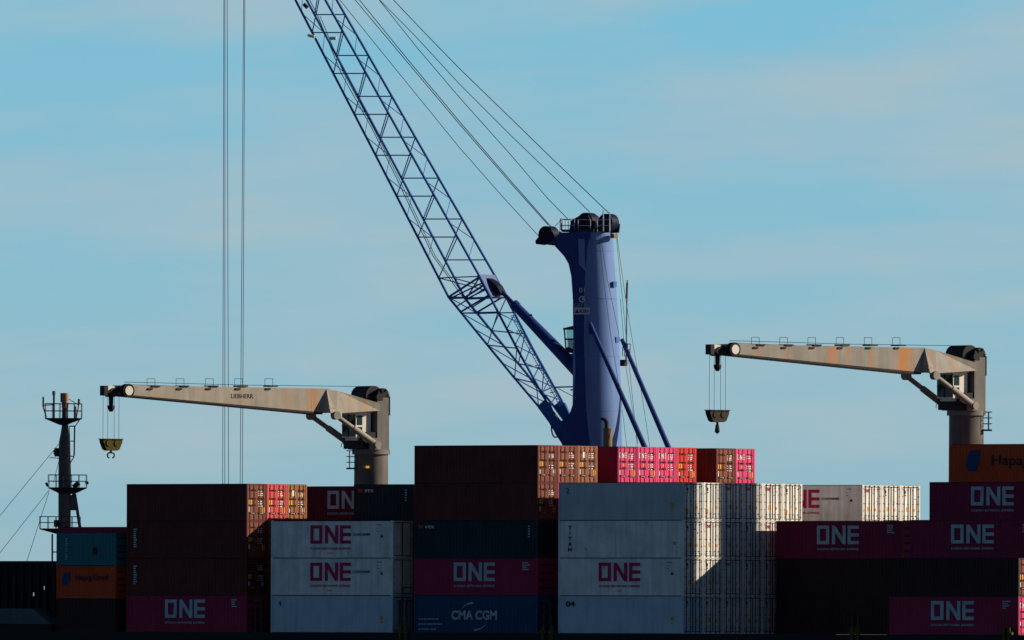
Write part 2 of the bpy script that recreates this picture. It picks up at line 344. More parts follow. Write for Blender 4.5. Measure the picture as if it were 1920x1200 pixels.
def logo(kind, c, H, Lc):
    h = Lc/2; mb = MB()
    if kind in ('one_white', 'one_pink', 'one_pink_container', 'one_hi'):
        mat = 'pale_mark' if kind in ('one_white', 'one_hi') else 'magenta_mark'
        ox = -h+(3.95 if Lc > 8 else 1.0); oz = H-.36-1.43
        one_logo(mb, ox, oz, 4.05, 1.43, side); mb.build('brand_lettering', mat, c)
        s = MB(); s.add(*text_mb('OCEAN NETWORK EXPRESS', 4.05, .17, ox, oz-.46, side)); s.build('small_lettering', mat, c)
        if kind == 'one_pink_container':
            s = MB(); s.add(*text_mb('CONTAINER', 1.75, .19, ox+4.25, oz+.62, side)); s.build('small_lettering', 'black_mark', c)
        if kind.startswith('one_pink'):
            s = MB().box(ox+1.7, ox+2.2, -.012, -.004, oz-.78, oz-.68); s.build('sticker', 'yellow_mark', c)
            s = MB()
            for zz, ww in ((H-.35, .5), (H-.62, .12), (H-.85, .2)): s.box(h-1.6, h-1.6+ww, -.012, -.004, zz, zz+.05)
            poly_solid(s, [(h-1.25, H-1.3), (h-.95, H-1.3), (h-1.1, H-1.05)], side); s.build('marking', 'black_mark', c)
        if kind in ('one_white', 'one_hi'):
            s = MB()
            for i in range(4): s.box(h-1.5, h-1.5+random.uniform(.3, .8), -.012, -.004, H-.42-i*.17, H-.34-i*.17)
            s.build('marking', 'pale_mark', c)
    elif kind == 'cma':
        ox = -h+3.72
        mb.add(*text_mb('CMA CGM', 4.5, .72, ox, 1.02, side))
        for cx, cz, a0, a1, w in ((ox+2.2, 1.05, 92, 152, .16), (ox+2.2, 1.5, -88, -28, .16)):
            n = 14; R = 1.45
            pin = []; pout = []
            for i in range(n+1):
                a = math.radians(a0+(a1-a0)*i/n); t = (1-i/n)
                pin.append((cx+R*1.05*math.cos(a), cz+(R-w*t-.02)*math.sin(a)*.93)); pout.append((cx+R*1.05*math.cos(a), cz+R*math.sin(a)*.93))
            for i in range(n): poly_solid(mb, [pin[i], pin[i+1], pout[i+1], pout[i]], side)
        mb.build('brand_lettering', 'pale_mark', c)
        s = MB()
        for z, w in ((1.0, 2.0), (.62, 2.4), (.22, 1.5)):
            x = -h+.5
            while x < -h+.5+w:
                q = random.uniform(.1, .26); s.box(x, x+q, -.012, -.004, z, z+.13); x += q+.08
        s.build('marking', 'blue_mark' if False else 'sky_blue_mark', c)
    elif kind == 'vtx':
        mb.add(*text_mb('VTX', .95, .22, -h+1.05, H-.62, side)); mb.build('brand_lettering', 'white_mark', c)
        s = MB(); poly_solid(s, [(-h+.45, H-.62), (-h+.85, H-.62), (-h+.9, H-.36), (-h+.4, H-.36)], side); s.build('emblem', 'red', c)
        s = MB()
        for i in range(5): s.box(h-.95, h-.75, -.012, -.004, H-.5-i*.2, H-.4-i*.2)
        s.build('marking', 'pale_mark', c)
    elif kind in ('hapag', 'hapag_small'):
        k = 1.0 if kind == 'hapag' else .62
        ox = -h+(1.55 if kind == 'hapag' else .55); oz = H-.45-1.62*k-(0 if k == 1 else .1)
        q = [(0, .45), (.28, .0), (1.0, .0), (1.12, .32), (1.05, .42), (1.28, .52), (1.45, .78), (1.2, .88), (1.3, 1.15), (1.4, 1.62), (.5, 1.62), (.2, 1.2)]
        poly_solid(mb, [(ox+a*k, oz+b*k) for a, b in q], side); mb.build('emblem', 'blue_mark', c)
        s = MB(); s.add(*text_mb('Hapag-Lloyd', 7.3 if k == 1 else 3.35, 1.05 if k == 1 else .62, ox+2.15*k+(.3 if k == 1 else .05), oz+(.2 if k == 1 else .25), side))
        s.build('brand_lettering', 'black_mark', c)
    elif kind.startswith('v:'):
        for i, ch in enumerate(kind[2:]): mb.add(*text_mb(ch, .07 if ch == 'I' else .36, .30, -h+.95+(.14 if ch == 'I' else 0), H-.72-i*.42, side))
        mb.build('lettering', 'black_mark', c)
        s = MB()
        s.box(h-1.0, h-.75, -.012, -.004, 1.0, 1.25); s.build('sticker', 'orange_mark', c)
    elif kind.startswith('c:'):
        mb.add(*text_mb(kind[2:], .9 if len(kind) > 3 else .3, .42, -h+.75, H-.85, side)); mb.build('lettering', 'black_mark', c)
        s = MB().box(h-1.25, h-.98, -.012, -.004, .98, 1.3); s.box(h-1.18, h-1.05, -.012, -.004, .72, .88); s.build('sticker', 'orange_mark', c)
    elif kind == 'column':
        for i in range(9):
            mb.box(-h+.72, -h+.72+random.uniform(.22, .38), -.012, -.004, H-.7-i*.17, H-.6-i*.17)
        mb.build('marking', 'pale_mark', c)
    elif kind == 'hole':
        for i in range(9): mb.box(-h+.95, -h+.95+random.uniform(.12, .25), -.012, -.004, H-.55-i*.2, H-.43-i*.2)
        mb.build('marking', 'pale_mark', c)
        s = MB(); poly_solid(s, [(.95+.27*math.cos(t), 1.15+.3*math.sin(t)) for t in [i*math.pi/5 for i in range(10)]], side); s.build('emblem', 'black_mark', c)
def end_marks(style, c, H, hw):
    """what is stencilled and stuck on the door leaves"""
    fn = lambda y, z, d: (hw-.024+.008*d, y, z)
    rnd = random.Random(hash((style, round(c.location.y*3), round(c.location.z*5))) & 0xffff)
    if style == 'dry_one':
        mb = MB(); one_logo(mb, .22, H*.70, .88, .40, fn); mb.build('brand_lettering', 'white_mark', c)
    if style in ('dry', 'dry_one', 'dry_box'):
        mb = MB()
        for r_, zz in enumerate((.80, .74, .69, .52, .46, .40)):
            if rnd.random() < .12: continue
            y = 1.40
            for _ in range(2):
                w = rnd.uniform(.14, .34); mb.box(hw-.026, hw-.016, y, y+w, H*zz-.035, H*zz+.035); y += w+.08
        mb.box(hw-.026, hw-.016, .25, .48, H*.24, H*.24+rnd.uniform(.28, .42))
        if style == 'dry_box': mb.box(hw-.026, hw-.016, .62, 1.0, H*.68, H*.68+.45)
        if rnd.random() < .6: mb.box(hw-.026, hw-.016, 1.9, 2.15, H*.25, H*.25+.3)
        mb.build('marking', 'white_mark', c)
        mb = MB(); k = rnd.random()
        if style == 'dry_one': mb.box(hw-.025, hw-.015, .72, .92, H*.47, H*.47+.2)
        else: mb.box(hw-.025, hw-.015, .24, .60, H*.44, H*.44+.36)
        if k < .5: mb.box(hw-.025, hw-.015, 1.9, 2.2, H*.22, H*.22+.42)
        mb.build('sticker', 'yellow_mark', c)
    if style in ('reefer', 'reefer_one', 'reefer_low'):
        if style == 'reefer_one':
            mb = MB(); one_logo(mb, .30, H*.80, .62, .26, fn); mb.build('brand_lettering', 'magenta_mark', c)
        else:
            mb = MB().box(hw-.026, hw-.016, .38, .60, H*.78, H*.86); mb.box(hw-.026, hw-.016, .42, .62, H*.72, H*.75); mb.build('marking', 'black_mark', c)
        mb = MB(); zz = .30 if style != 'reefer_low' else .18
        mb.box(hw-.025, hw-.015, .68 if style != 'reefer_low' else .28, 1.0 if style != 'reefer_low' else .6, H*zz, H*zz+.34)
        mb.box(hw-.025, hw-.015, 1.55, 1.78, H*.30, H*.30+.22); mb.build('sticker', 'orange_mark', c)
        mb = MB()
        for y in (.32, .78, 1.38, 1.84): mb.box(hw-.02, hw+.035, y, y+.2, H*.17, H*.17+.04)
        for _ in range(4): y = rnd.uniform(1.3, 2.0); z = rnd.uniform(.5, .9)*H; mb.box(hw-.026, hw-.016, y, y+.15, z, z+.04)
        mb.build('cam_handle', 'rubber', c)
def container(u_right, v, z, Lc, H, mat, label, doors=None, lg=None, reefer=False, group=None, end=None):
    c = empty('shipping_container', (u_right-Lc/2, v, z), 0, label, 'shipping container', group)
    hw = Lc/2
    inst('body', body_mesh(Lc, H, mat, reefer, bool(doors)), c)
    dm = end or mat  # end: lighter tone for sunlit doors where the side colour carries shade
    for leaf in (0, 1):
        d = inst('door', door_mesh(H, dm, reefer, leaf, hw), c)
        if doors:
            rm = 'rod_steel' if reefer else dm
            for yy in ((.40, .90) if leaf == 0 else (1.54, 2.04)): inst('lock_rod', rod_mesh(H, hw, rm), d, (0, yy, 0))
            if not reefer: inst('handle', handle_mesh(H, hw, H*.20), d, (0, .45 if leaf == 0 else 1.56, 0))
    if doors: end_marks(doors, c, H, hw)
    if lg: logo(lg, c, H, Lc)
    return c
UA, UB, UC, UD, UE, UF = -43.15, -28.52, -14.22, 0.0, 13.45, 31.95
L40, L20, HC, STD = 12.19, 6.06, 2.897, 2.600
lv = lambda k: Z0+PITCH*(k-1)
K = lambda col: col*CP
HG = 'containers buried inside the stacks'
# stacks by the mast (short, low boxes)
zz = lambda k: 12.0+2.603*(k-1)
container(-56.45, 0, zz(1), L20, STD, 'black_and_shaded_brown', 'black short container on deck, under the orange one near the mast')
container(-56.45, 0, zz(2), L20, STD, 'orange', 'short orange Hapag-Lloyd container directly under the teal one', lg='hapag_small')
container(-56.45, 0, zz(3), L20, STD, 'teal', 'short teal container with a column of pale text, in front of the mast', lg='hole')
container(-56.35, 2.6, 20.24-2.585, 8.2, STD, 'magenta', 'magenta container of which only the top edge shows over the teal one', lg=None)
# bay A
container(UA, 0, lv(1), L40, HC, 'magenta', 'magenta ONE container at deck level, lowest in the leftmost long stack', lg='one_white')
container(UA, 0, lv(2), L40, HC, 'shaded_brown', 'dark brown container resting on the leftmost magenta ONE container', lg='column', doors='dry')
container(UA, 0, lv(3), L40, HC, 'shaded_brown', 'dark brown container whose orange-lit end is cut by a slanting shadow', lg='column', doors='dry', end='brown')
container(UA, 0, lv(4), L40, HC, 'shaded_brown', 'dark brown container on top of the leftmost long stack, brown doors sunlit', doors='dry', end='brown')
container(UA, K(1), lv(4), L40, HC, 'salmon_red', 'bright salmon red container end between two brown ones, left of the grey crane post', doors='dry')
container(UA, K(2), lv(4), L40, HC, 'orange_brown', 'orange-brown container end beside the salmon red one, with a yellow sticker', doors='dry_box')
container(UA+.15, K(8), lv(4), L40, HC, 'maroon', 'maroon container with half of its ONE lettering hidden by the crane-side navy box', lg='one_hi')
# bay B
container(UB, 0, lv(1), L40, HC, 'pale_blue_reefer', 'pale blue blank container at deck level below two white ONE ones', lg='c:4', reefer=True)
container(UB, 0, lv(2), L40, HC, 'white_reefer', 'white ONE CONTAINER box in the middle of its three-high pale stack', lg='one_pink_container', reefer=True)
container(UB, 0, lv(3), L40, HC, 'white_reefer', 'white ONE CONTAINER box on top of the three-high pale stack', lg='one_pink_container', reefer=True)
container(-32.42, K(3), lv(4), L20, HC, 'navy', 'short navy VTX container at the foot of the left ship crane post', lg='vtx')
def hidden(u, col, k, Lc=L40, mat='brown', reefer=False):
    container(u, K(col), lv(k), Lc, HC, mat, 'container enclosed on every side by the outer boxes of its stack', group=HG, reefer=reefer)
for col in (4, 5): hidden(-32.42, col, 4, L20)
for k in (1, 2, 3): hidden(UA, 1, k)
for k in (1, 2): hidden(UD, 5, k, reefer=True, mat='white_reefer'); hidden(UE, 5, k)
for k in (1, 2): container(-56.35, 2.6, zz(k), L20, STD, 'brown', 'container enclosed on every side by the outer boxes of its stack', group=HG)
for col in (1, 2, 3): 
    for k in (1, 2, 3): hidden(UB, col, k)
# bay C
container(UC, 0, lv(1), L40, HC, 'cma_blue', 'dark blue CMA CGM container with two swooshes, at deck level', lg='cma')
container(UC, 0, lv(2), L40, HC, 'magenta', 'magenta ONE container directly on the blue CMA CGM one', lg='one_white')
container(UC, 0, lv(3), L40, HC, 'navy', 'long navy VTX container on the magenta ONE one', lg='vtx')
container(UC, 0, lv(4), L40, HC, 'shaded_brown', 'dark brown container second from top of the tallest stack, doors half in shade', doors='dry', end='brown')
container(UC, K(1), lv(4), L40, HC, 'pink_magenta', 'pink container showing only a thin sliver beside the white reefer stack')
container(UC, 0, lv(5), L40, HC, 'shaded_brown', 'dark brown container topping the tallest stack, under the blue crane boom foot', doors='dry', end='brown')
container(UC, K(1), lv(5), L40, HC, 'brown', 'brown container end, middle of three brown ones under the blue crane', doors='dry')
container(UC, K(2), lv(5), L40, HC, 'tan_brown', 'tan brown container end with a white placard, last before the dark gap', doors='dry_box')
container(UC, K(4), lv(5), L40, HC, 'shaded_magenta', 'pink ONE container end just right of the dark gap, its shaded side showing', doors='dry_one', end='pink_magenta')
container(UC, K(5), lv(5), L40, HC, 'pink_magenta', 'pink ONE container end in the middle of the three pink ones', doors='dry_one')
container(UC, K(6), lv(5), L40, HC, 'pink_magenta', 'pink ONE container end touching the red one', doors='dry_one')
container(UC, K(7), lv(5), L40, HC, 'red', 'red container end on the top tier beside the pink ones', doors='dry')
container(UC, K(9), lv(5), L40, HC, 'shaded_brown', 'brown container end on the top tier just left of the last pink one', doors='dry', end='brown')
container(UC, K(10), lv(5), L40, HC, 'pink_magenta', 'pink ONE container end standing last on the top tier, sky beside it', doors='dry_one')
for col in (2, 3, 4, 5, 6, 7, 8, 9, 10): hidden(UC, col, 4, mat='magenta' if col % 2 else 'brown')
for k in (1, 2, 3): hidden(UC, 1, k); hidden(UC, 2, k)
# bay D: white refrigerated boxes, doors to the sun
container(UD, 0, lv(1), L40, HC, 'pale_blue_reefer', 'pale blue container marked 04 at deck level', lg='c:04', reefer=True, doors='reefer')
container(UD, 0, lv(2), L40, HC, 'white_reefer', 'white container with magenta ONE lettering, directly above the pale blue 04 one', lg='one_pink', reefer=True, doors='reefer')
container(UD, 0, lv(3), L40, HC, 'white_reefer', 'white container with a short column of dark letters on its side', lg='v:TITAN', reefer=True, doors='reefer')
container(UD, 0, lv(4), L40, HC, 'shaded_white_reefer', 'blank white container topping the big reefer stack under the brown ends', lg='c:2', reefer=True, doors='reefer_low', end='white_reefer')
rows = {4: ['reefer_low', 'reefer_one', 'reefer_one', 'reefer_one', 'reefer_low'], 3: ['reefer_one', 'reefer_one', 'reefer', 'reefer_one'], 2: ['reefer', 'reefer_one', 'reefer', 'reefer'], 1: ['reefer']*4}
ordn = ['second', 'third', 'fourth', 'fifth', 'sixth']; tier = {4: 'top', 3: 'second', 2: 'third', 1: 'lowest'}
state = {4: ['fully sunlit', 'in a broad band of shade', 'in shade with a pink ONE mark', 'half sunlit, half shaded', 'sunlit'],
         3: ['sunlit over most of its doors', 'in shade', 'in shade', 'lit only in its upper corner'],
         2: ['slanting tip of the sunlit patch', 'in shade', 'in shade', 'in deep shade'], 1: ['in deep shade']*4}
for k, st_ in rows.items():
    for i, s_ in enumerate(st_):
        container(UD, K(i+1), lv(k), L40, HC, 'white_reefer', '%s white container end from the corner, %s tier, %s' % (ordn[i], tier[k], state[k][i]), doors=s_, reefer=True, group='white refrigerated containers side by side')
container(UD+.1, K(9), lv(4), L40, HC, 'white_reefer', 'white ONE CONTAINER box whose side shows beyond the reefer ends, doors sunlit', lg='one_pink_container', doors='reefer_one', reefer=True)
container(UD+.1, K(10), lv(4), L40, HC, 'white_reefer', 'white container end with a blue sticker, middle of the far sunlit three', doors='reefer', reefer=True)
container(UD+.1, K(11), lv(4), L40, HC, 'white_reefer', 'white container end standing last of the far sunlit three, sky beside it', doors='reefer', reefer=True)
for col in (5, 6, 7, 8, 9, 10, 11): hidden(UD, col, 3, mat='white_reefer', reefer=True)
# bay E
container(UE, K(4), lv(3), L40, HC, 'shaded_magenta', 'magenta ONE container directly under the far sunlit white ends', lg='one_white')
container(UE, K(4), lv(2), L40, HC, 'black_and_shaded_brown', 'near-black container right under the magenta ONE one beside the reefer ends')
container(UE, K(4), lv(1), L40, HC, 'black_and_shaded_brown', 'near-black container at deck level, two below the magenta ONE one beside the reefer ends')
for col in (5, 6): hidden(UE, col, 3)
# bay F
container(UF, 0, lv(1), L40, HC, 'magenta', 'magenta ONE container at deck level with pink sunlit doors', lg='one_white', doors='dry_one', end='pink_magenta')  # side magenta darkened for shade, doors in the lighter sunlit tone
container(UF, 0, lv(2), L40, HC, 'black_and_shaded_brown', 'near-black container with brown sunlit doors above the low magenta ONE one', doors='dry', end='brown')
container(UF, K(1), lv(3), L40, HC, 'shaded_magenta', 'magenta ONE container one tier below the crane-side one, third tier', lg='one_white')
container(UF, K(2), lv(4), L40, HC, 'shaded_magenta', 'magenta ONE container directly below the orange Hapag-Lloyd one', lg='one_white')
container(UF, K(3), lv(5), L40, HC, 'orange', 'long orange Hapag-Lloyd container at the foot of the right ship crane', lg='hapag')
for col, ks in ((1, (1, 2)), (2, (2, 3)), (3, (3, 4))):
    for k in ks: hidden(UF, col, k)

# ------------------------------------------------------------------ ship
ship = empty('container_ship', (0, 0, 0), 0, 'dark hull and deck of the ship that carries the container stacks', 'ship')
mb = MB()
out_ = [(-100, 15), (-92, 7), (-80, 1.5), (-64, -.45), (125, -.45), (130, 3), (130, 28), (125, 31), (-64, 31), (-80, 28.5), (-92, 23)]
n = len(out_)
mb.add([(a*(1 if a > -70 else .97), 15+(b-15)*.9, -1) for a, b in out_]+[(a, b, 9.5) for a, b in out_], [tuple(range(n)), tuple(range(2*n-1, n-1, -1))]+[(i, (i+1) % n, n+(i+1) % n, n+i) for i in range(n)])
mb.build('hull', 'hull_black', ship)
mb = MB()
for a, b in ((-63.4, -55.9), (-55.6, -42.8), (-41, -28.2), (-26.7, -13.9), (-12.5, .3), (1, 13.8), (19.5, 32.3), (34, 60), (62, 90)):
    mb.box(a, b, -.2, 30.2, 9.5, 11.45)
mb.box(-64, 124, -.42, -.22, 9.4, 11.97); mb.box(-64, 124, .2, 29, 9.4, 11.3)
mb.build('hatch_coaming', 'hull_black', ship)
mb = MB()
for a, b in ((-63.4, -55.9), (-55.6, -42.8), (-41, -28.2), (-26.7, -13.9), (-12.5, .3), (1, 13.8), (19.5, 32.3)):
    mb.box(a+.1, b-.1, -.1, 30.1, 11.45, 11.997)
mb.build('hatch_cover', 'deck_green', ship)
# twistlock and lashing gear showing yellow at the stack feet
for px in (1019, 1035, 1598, 1609, 1884, 1893, 752, 762):
    p = at_v(px, 1176, -.35)
    q = MB().box(p.x-.14, p.x+.14, -.5, -.28, 11.45, 12.55).box(p.x-.3, p.x+.3, -.52, -.26, 12.0, 12.2).tube((p.x, -.4, 12.4), (p.x, -.4, 13.4), .03)
    q.build('lashing_post', 'hook_yellow', ship)
# lashing rods crossed over the lower ends, in the gaps between the bays
def bridge(u, w, label):
    b = empty('lashing_bridge', (u, 0, 9.5), 0, label, 'lashing bridge', 'lashing bridges between the bays')
    f = MB()
    for y in [i*2.5-.05 for i in range(13)]:
        f.box(-w/2, -w/2+.12, y-.06, y+.06, 0, 5.0); f.box(w/2-.12, w/2, y-.06, y+.06, 0, 5.0)
    f.build('post', 'dark_steel', b)
    MB().box(-w/2-.05, w/2+.05, -.25, 30.2, 4.9, 5.02).box(-w/2-.05, w/2+.05, -.25, 30.2, 2.4, 2.5).build('walkway', 'dark_steel', b)
    r = MB(); r.path([(0, -.2, 5.0), (0, -.2, 6.0), (0, 30, 6.0)], .03); r.path([(0, -.2, 5.5), (0, 30, 5.5)], .02)
    for i in range(13): r.tube((0, i*2.5, 5), (0, i*2.5, 6), .02)
    r.build('railing', 'dark_steel', b)
bridge(-41.9, .7, 'low dark lashing bridge left of the three-high white ONE stack')
bridge(-27.45, .8, 'low dark lashing bridge between the white ONE stack and the CMA CGM stack')
bridge(-13.2, .7, 'low dark lashing bridge between the CMA CGM stack and the pale 04 stack')
# forecastle: breakwater with stiffeners, a pale locker in front
fc = MB(); fc.box(-98, -63.4, 3, 27, 9.4, 11.6); fc.build('forecastle_deck', 'hull_black', ship)
bw = empty('breakwater', (-63.4, 1.5, 11.6), 0, 'tall black ribbed steel breakwater beside the short container stack', 'breakwater')
g = MB(); zt = at_v(50, 1054, 1.5).z-11.6
# plate with a few small lightening holes left open
cols_ = [(-12.5, -4.55), (-4.45, -3.3), (-3.2, 0.0)]
holes = [(-3.74, 5.05-.9), (-3.74, 3.0-.8), (-1.62, 4.6-.9), (-2.7, 4.1-.9)]
xs_ = sorted({-16.0, 0.0} | {h_[0]-.05 for h_ in holes} | {h_[0]+.05 for h_ in holes})
for a, b in zip(xs_[:-1], xs_[1:]):
    hz = sorted([h_[1] for h_ in holes if abs((a+b)/2-h_[0]) < .05]); z_ = 0
    for q in hz: g.box(a, b, 0, .05, z_, q); z_ = q+.28
    g.box(a, b, 0, .05, z_, zt)
g.build('plate', 'plate_dark', bw)
for i in range(16):
    MB().box(-.35-i*.82-.05, -.35-i*.82+.05, -.28, 0, 0, zt-.15).build('stiffener', 'black_and_shaded_brown', bw)
MB().box(-16, 0, -.12, .17, zt, zt+.09).build('top_rail', 'black_and_shaded_brown', bw)
p0, p1, p2 = at_v(0, 1142, -.3), at_v(60, 1141, -.3), at_v(96, 1170, -.3)
lk = empty('deck_locker', (p0.x-3, -.3, 9.5), 0, 'grey deck housing with a slanting end, low before the ribbed breakwater', 'deck housing')
z1, z2 = p1.z-9.5, p2.z-9.5; xa, xb = p1.x-p0.x+3, p2.x-p0.x+3
MB().prism([(0, z2-.02), (xb, z2-.02), (xb, z2), (xa, z1), (0, z1)], 0, 1.6).build('housing', 'hatch_grey', lk)
MB().box(0, xb, .02, 1.6, 0, z2-.02).build('base', 'hull_black', lk)
MB().prism([(0, z2-.12), (xb+.08, z2-.12), (xb+.08, z2), (0, z2)], -.09, -.005).build('trim', 'hull_black', lk)

# ------------------------------------------------------------------ foremast
MV = 15.0; mbase = at_v(124, 1187, MV); ms = DIST/1  # pixels per metre at the mast
mst = empty('foremast', (mbase.x, MV, 9.5), 0, 'dark grey ship foremast with three railed platforms, left of the stacks', 'mast')
def ml(px, py, dv=0.0):   # a point in the mast's own frame, in the plane through its axis that faces the sea side
    q = hit(px, py, Vector((mbase.x, MV, 0))-FW*dv, FW); return q-Vector((mbase.x, MV, 9.5))
def mtube(mb, a, b, r, dv=0, n=8, r2=None): mb.tube(ml(*a, dv), ml(*b, dv), r, n, r2)
mb = MB(); prof = [(1187, 12.5), (985, 12), (905, 12), (860, 11.5), (830, 11), (815, 8.5), (800, 6.5), (765, 5.8), (757, 5.8)]
px_c = {1187: 122, 985: 121, 905: 121, 860: 121, 830: 121, 815: 121.5, 800: 122, 765: 122, 757: 122}
mb.lathe([ml(px_c[y], y) for y, r in prof], [r/24 for y, r in prof], 24)
mb.build('trunk', 'mast_grey', mst, smooth=True)
MB().tube(ml(122, 765), ml(122, 750), .27, 14).tube(ml(122, 750), ml(122, 737), .31, 14).build('top_post', 'mast_top', mst, smooth=True)
MB().tube(ml(116, 737), ml(116, 754), .12, 8).build('lamp', 'dark_steel', mst)
def platform(y, x0, x1, ybr, xl, xr, dpt=1.3, rail=None):
    c = ml((x0+x1)/2, y); a = ml(x0, y); b = ml(x1, y); hw_ = (b-a).length/2
    o = MB(); T = lambda s, d, z: (c.x+RT.x*s+FW.x*d, c.y+RT.y*s+FW.y*d, c.z+z)
    def bx(s0, s1, d0, d1, z0, z1):
        o.add([T(s0,d0,z0),T(s1,d0,z0),T(s1,d1,z0),T(s0,d1,z0),T(s0,d0,z1),T(s1,d0,z1),T(s1,d1,z1),T(s0,d1,z1)], [(0,3,2,1),(4,5,6,7),(0,1,5,4),(1,2,6,5),(2,3,7,6),(3,0,4,7)])
    bx(-hw_, hw_, -dpt, dpt, -.09, .0)
    zb = (ml(122, ybr)-ml(122, y)).z
    sl_ = (ml(xl, y)-c).dot(RT); sr_ = (ml(xr, y)-c).dot(RT)
    for d in (-.5, .5):
        n = 4; q = [(-hw_*.97, -.09), (hw_*.97, -.09), (sr_, zb), (sl_, zb)]
        o.add([T(s, d-.03, z) for s, z in q]+[T(s, d+.03, z) for s, z in q], [(0,1,2,3), (7,6,5,4)]+[(i, 4+i, 4+(i+1) % 4, (i+1) % 4) for i in range(4)])
    o.build('platform', 'dark_steel', mst)
    r_ = MB(); hr = rail or 1.1
    for d in (-dpt, dpt):
        for z in (hr, hr*.5): r_.tube(T(-hw_, d, z), T(hw_, d, z), .028, 5)
        m_ = max(4, int(hw_*2/.55))
        for i in range(m_+1): s = -hw_+2*hw_*i/m_; r_.tube(T(s, d, 0), T(s, d, hr), .026, 5)
    for s in (-hw_, hw_):
        for z in (hr, hr*.5): r_.tube(T(s, -dpt, z), T(s, dpt, z), .028, 5)
    r_.build('railing', 'dark_steel', mst)
platform(784, 85, 153, 797, 112, 124, 1.2, 1.15)
platform(914, 91, 162, 926, 112, 140, 1.3, 1.0)
platform(991, 75, 150, 1001, 105, 140, 1.2, .95)
o = MB(); mtube(o, (81, 744), (81, 763), .07); mtube(o, (81, 763), (87, 783), .05); mtube(o, (81, 760), (100, 759), .04); mtube(o, (101, 735), (101, 785), .08); mtube(o, (101, 733), (101, 741), .13)
mtube(o, (148, 748), (148, 757), .10); mtube(o, (148, 757), (143, 784), .05); mtube(o, (129, 748), (148, 760), .03); mtube(o, (141, 762), (141, 784), .09)
o.build('antenna', 'mast_grey', mst)
o = MB(); mtube(o, (140, 799), (139, 855), .06); mtube(o, (130, 799), (141, 799), .05); mtube(o, (150, 786), (141, 799), .04); mtube(o, (132, 827), (140, 827), .04); mtube(o, (131, 855), (139, 856), .04); mtube(o, (139, 856), (132, 868), .04)
mtube(o, (130, 800), (133, 905), .03); mtube(o, (127.5, 800), (130.5, 905), .03)
for i in range(26): y = 802+i*4; mtube(o, (127.6+i*.11, y), (130.2+i*.11, y), .018)
mtube(o, (98, 1001), (98, 1187), .07); mtube(o, (98, 1035), (108, 1035), .05)
o.build('ladder', 'dark_steel', mst)
o = MB()
for d in (-.35, .35):
    q = [ml(136, 927, d), ml(142, 927, d), ml(153, 990, d), ml(147, 990, d), ml(146, 957, d), ml(132, 957, d), ml(132, 932, d)]
    pass
q = [(136, 926), (143, 926), (153, 990), (147, 990), (142, 957), (131, 957), (131, 930)]
n = len(q); o.add([ml(a, b, -.3) for a, b in q]+[ml(a, b, .3) for a, b in q], [tuple(range(n)), tuple(range(2*n-1, n-1, -1))]+[(i, n+i, n+(i+1) % n, (i+1) % n) for i in range(n)])
o.build('brace', 'mast_grey', mst)
o = MB(); mtube(o, (100, 846), (112, 846), .08); mtube(o, (100, 850), (112, 851), .08); mtube(o, (107, 840), (107, 856), .22); mtube(o, (93, 858), (110, 859), .03); mtube(o, (108, 975), (108, 988), .3)
mtube(o, (86, 905), (90, 912), .1); mtube(o, (160, 906), (166, 905), .12); mtube(o, (140, 906), (146, 913), .3)
o.build('fitting', 'dark_steel', mst)
o = MB()
for a, b in (((110, 833), (-60, 1040)), ((93, 918), (-20, 1062)), ((92, 922), (48, 1060)), ((112, 858), (100, 905))): mtube(o, a, b, .022, 0, 5)
o.build('stay', 'rope', mst)

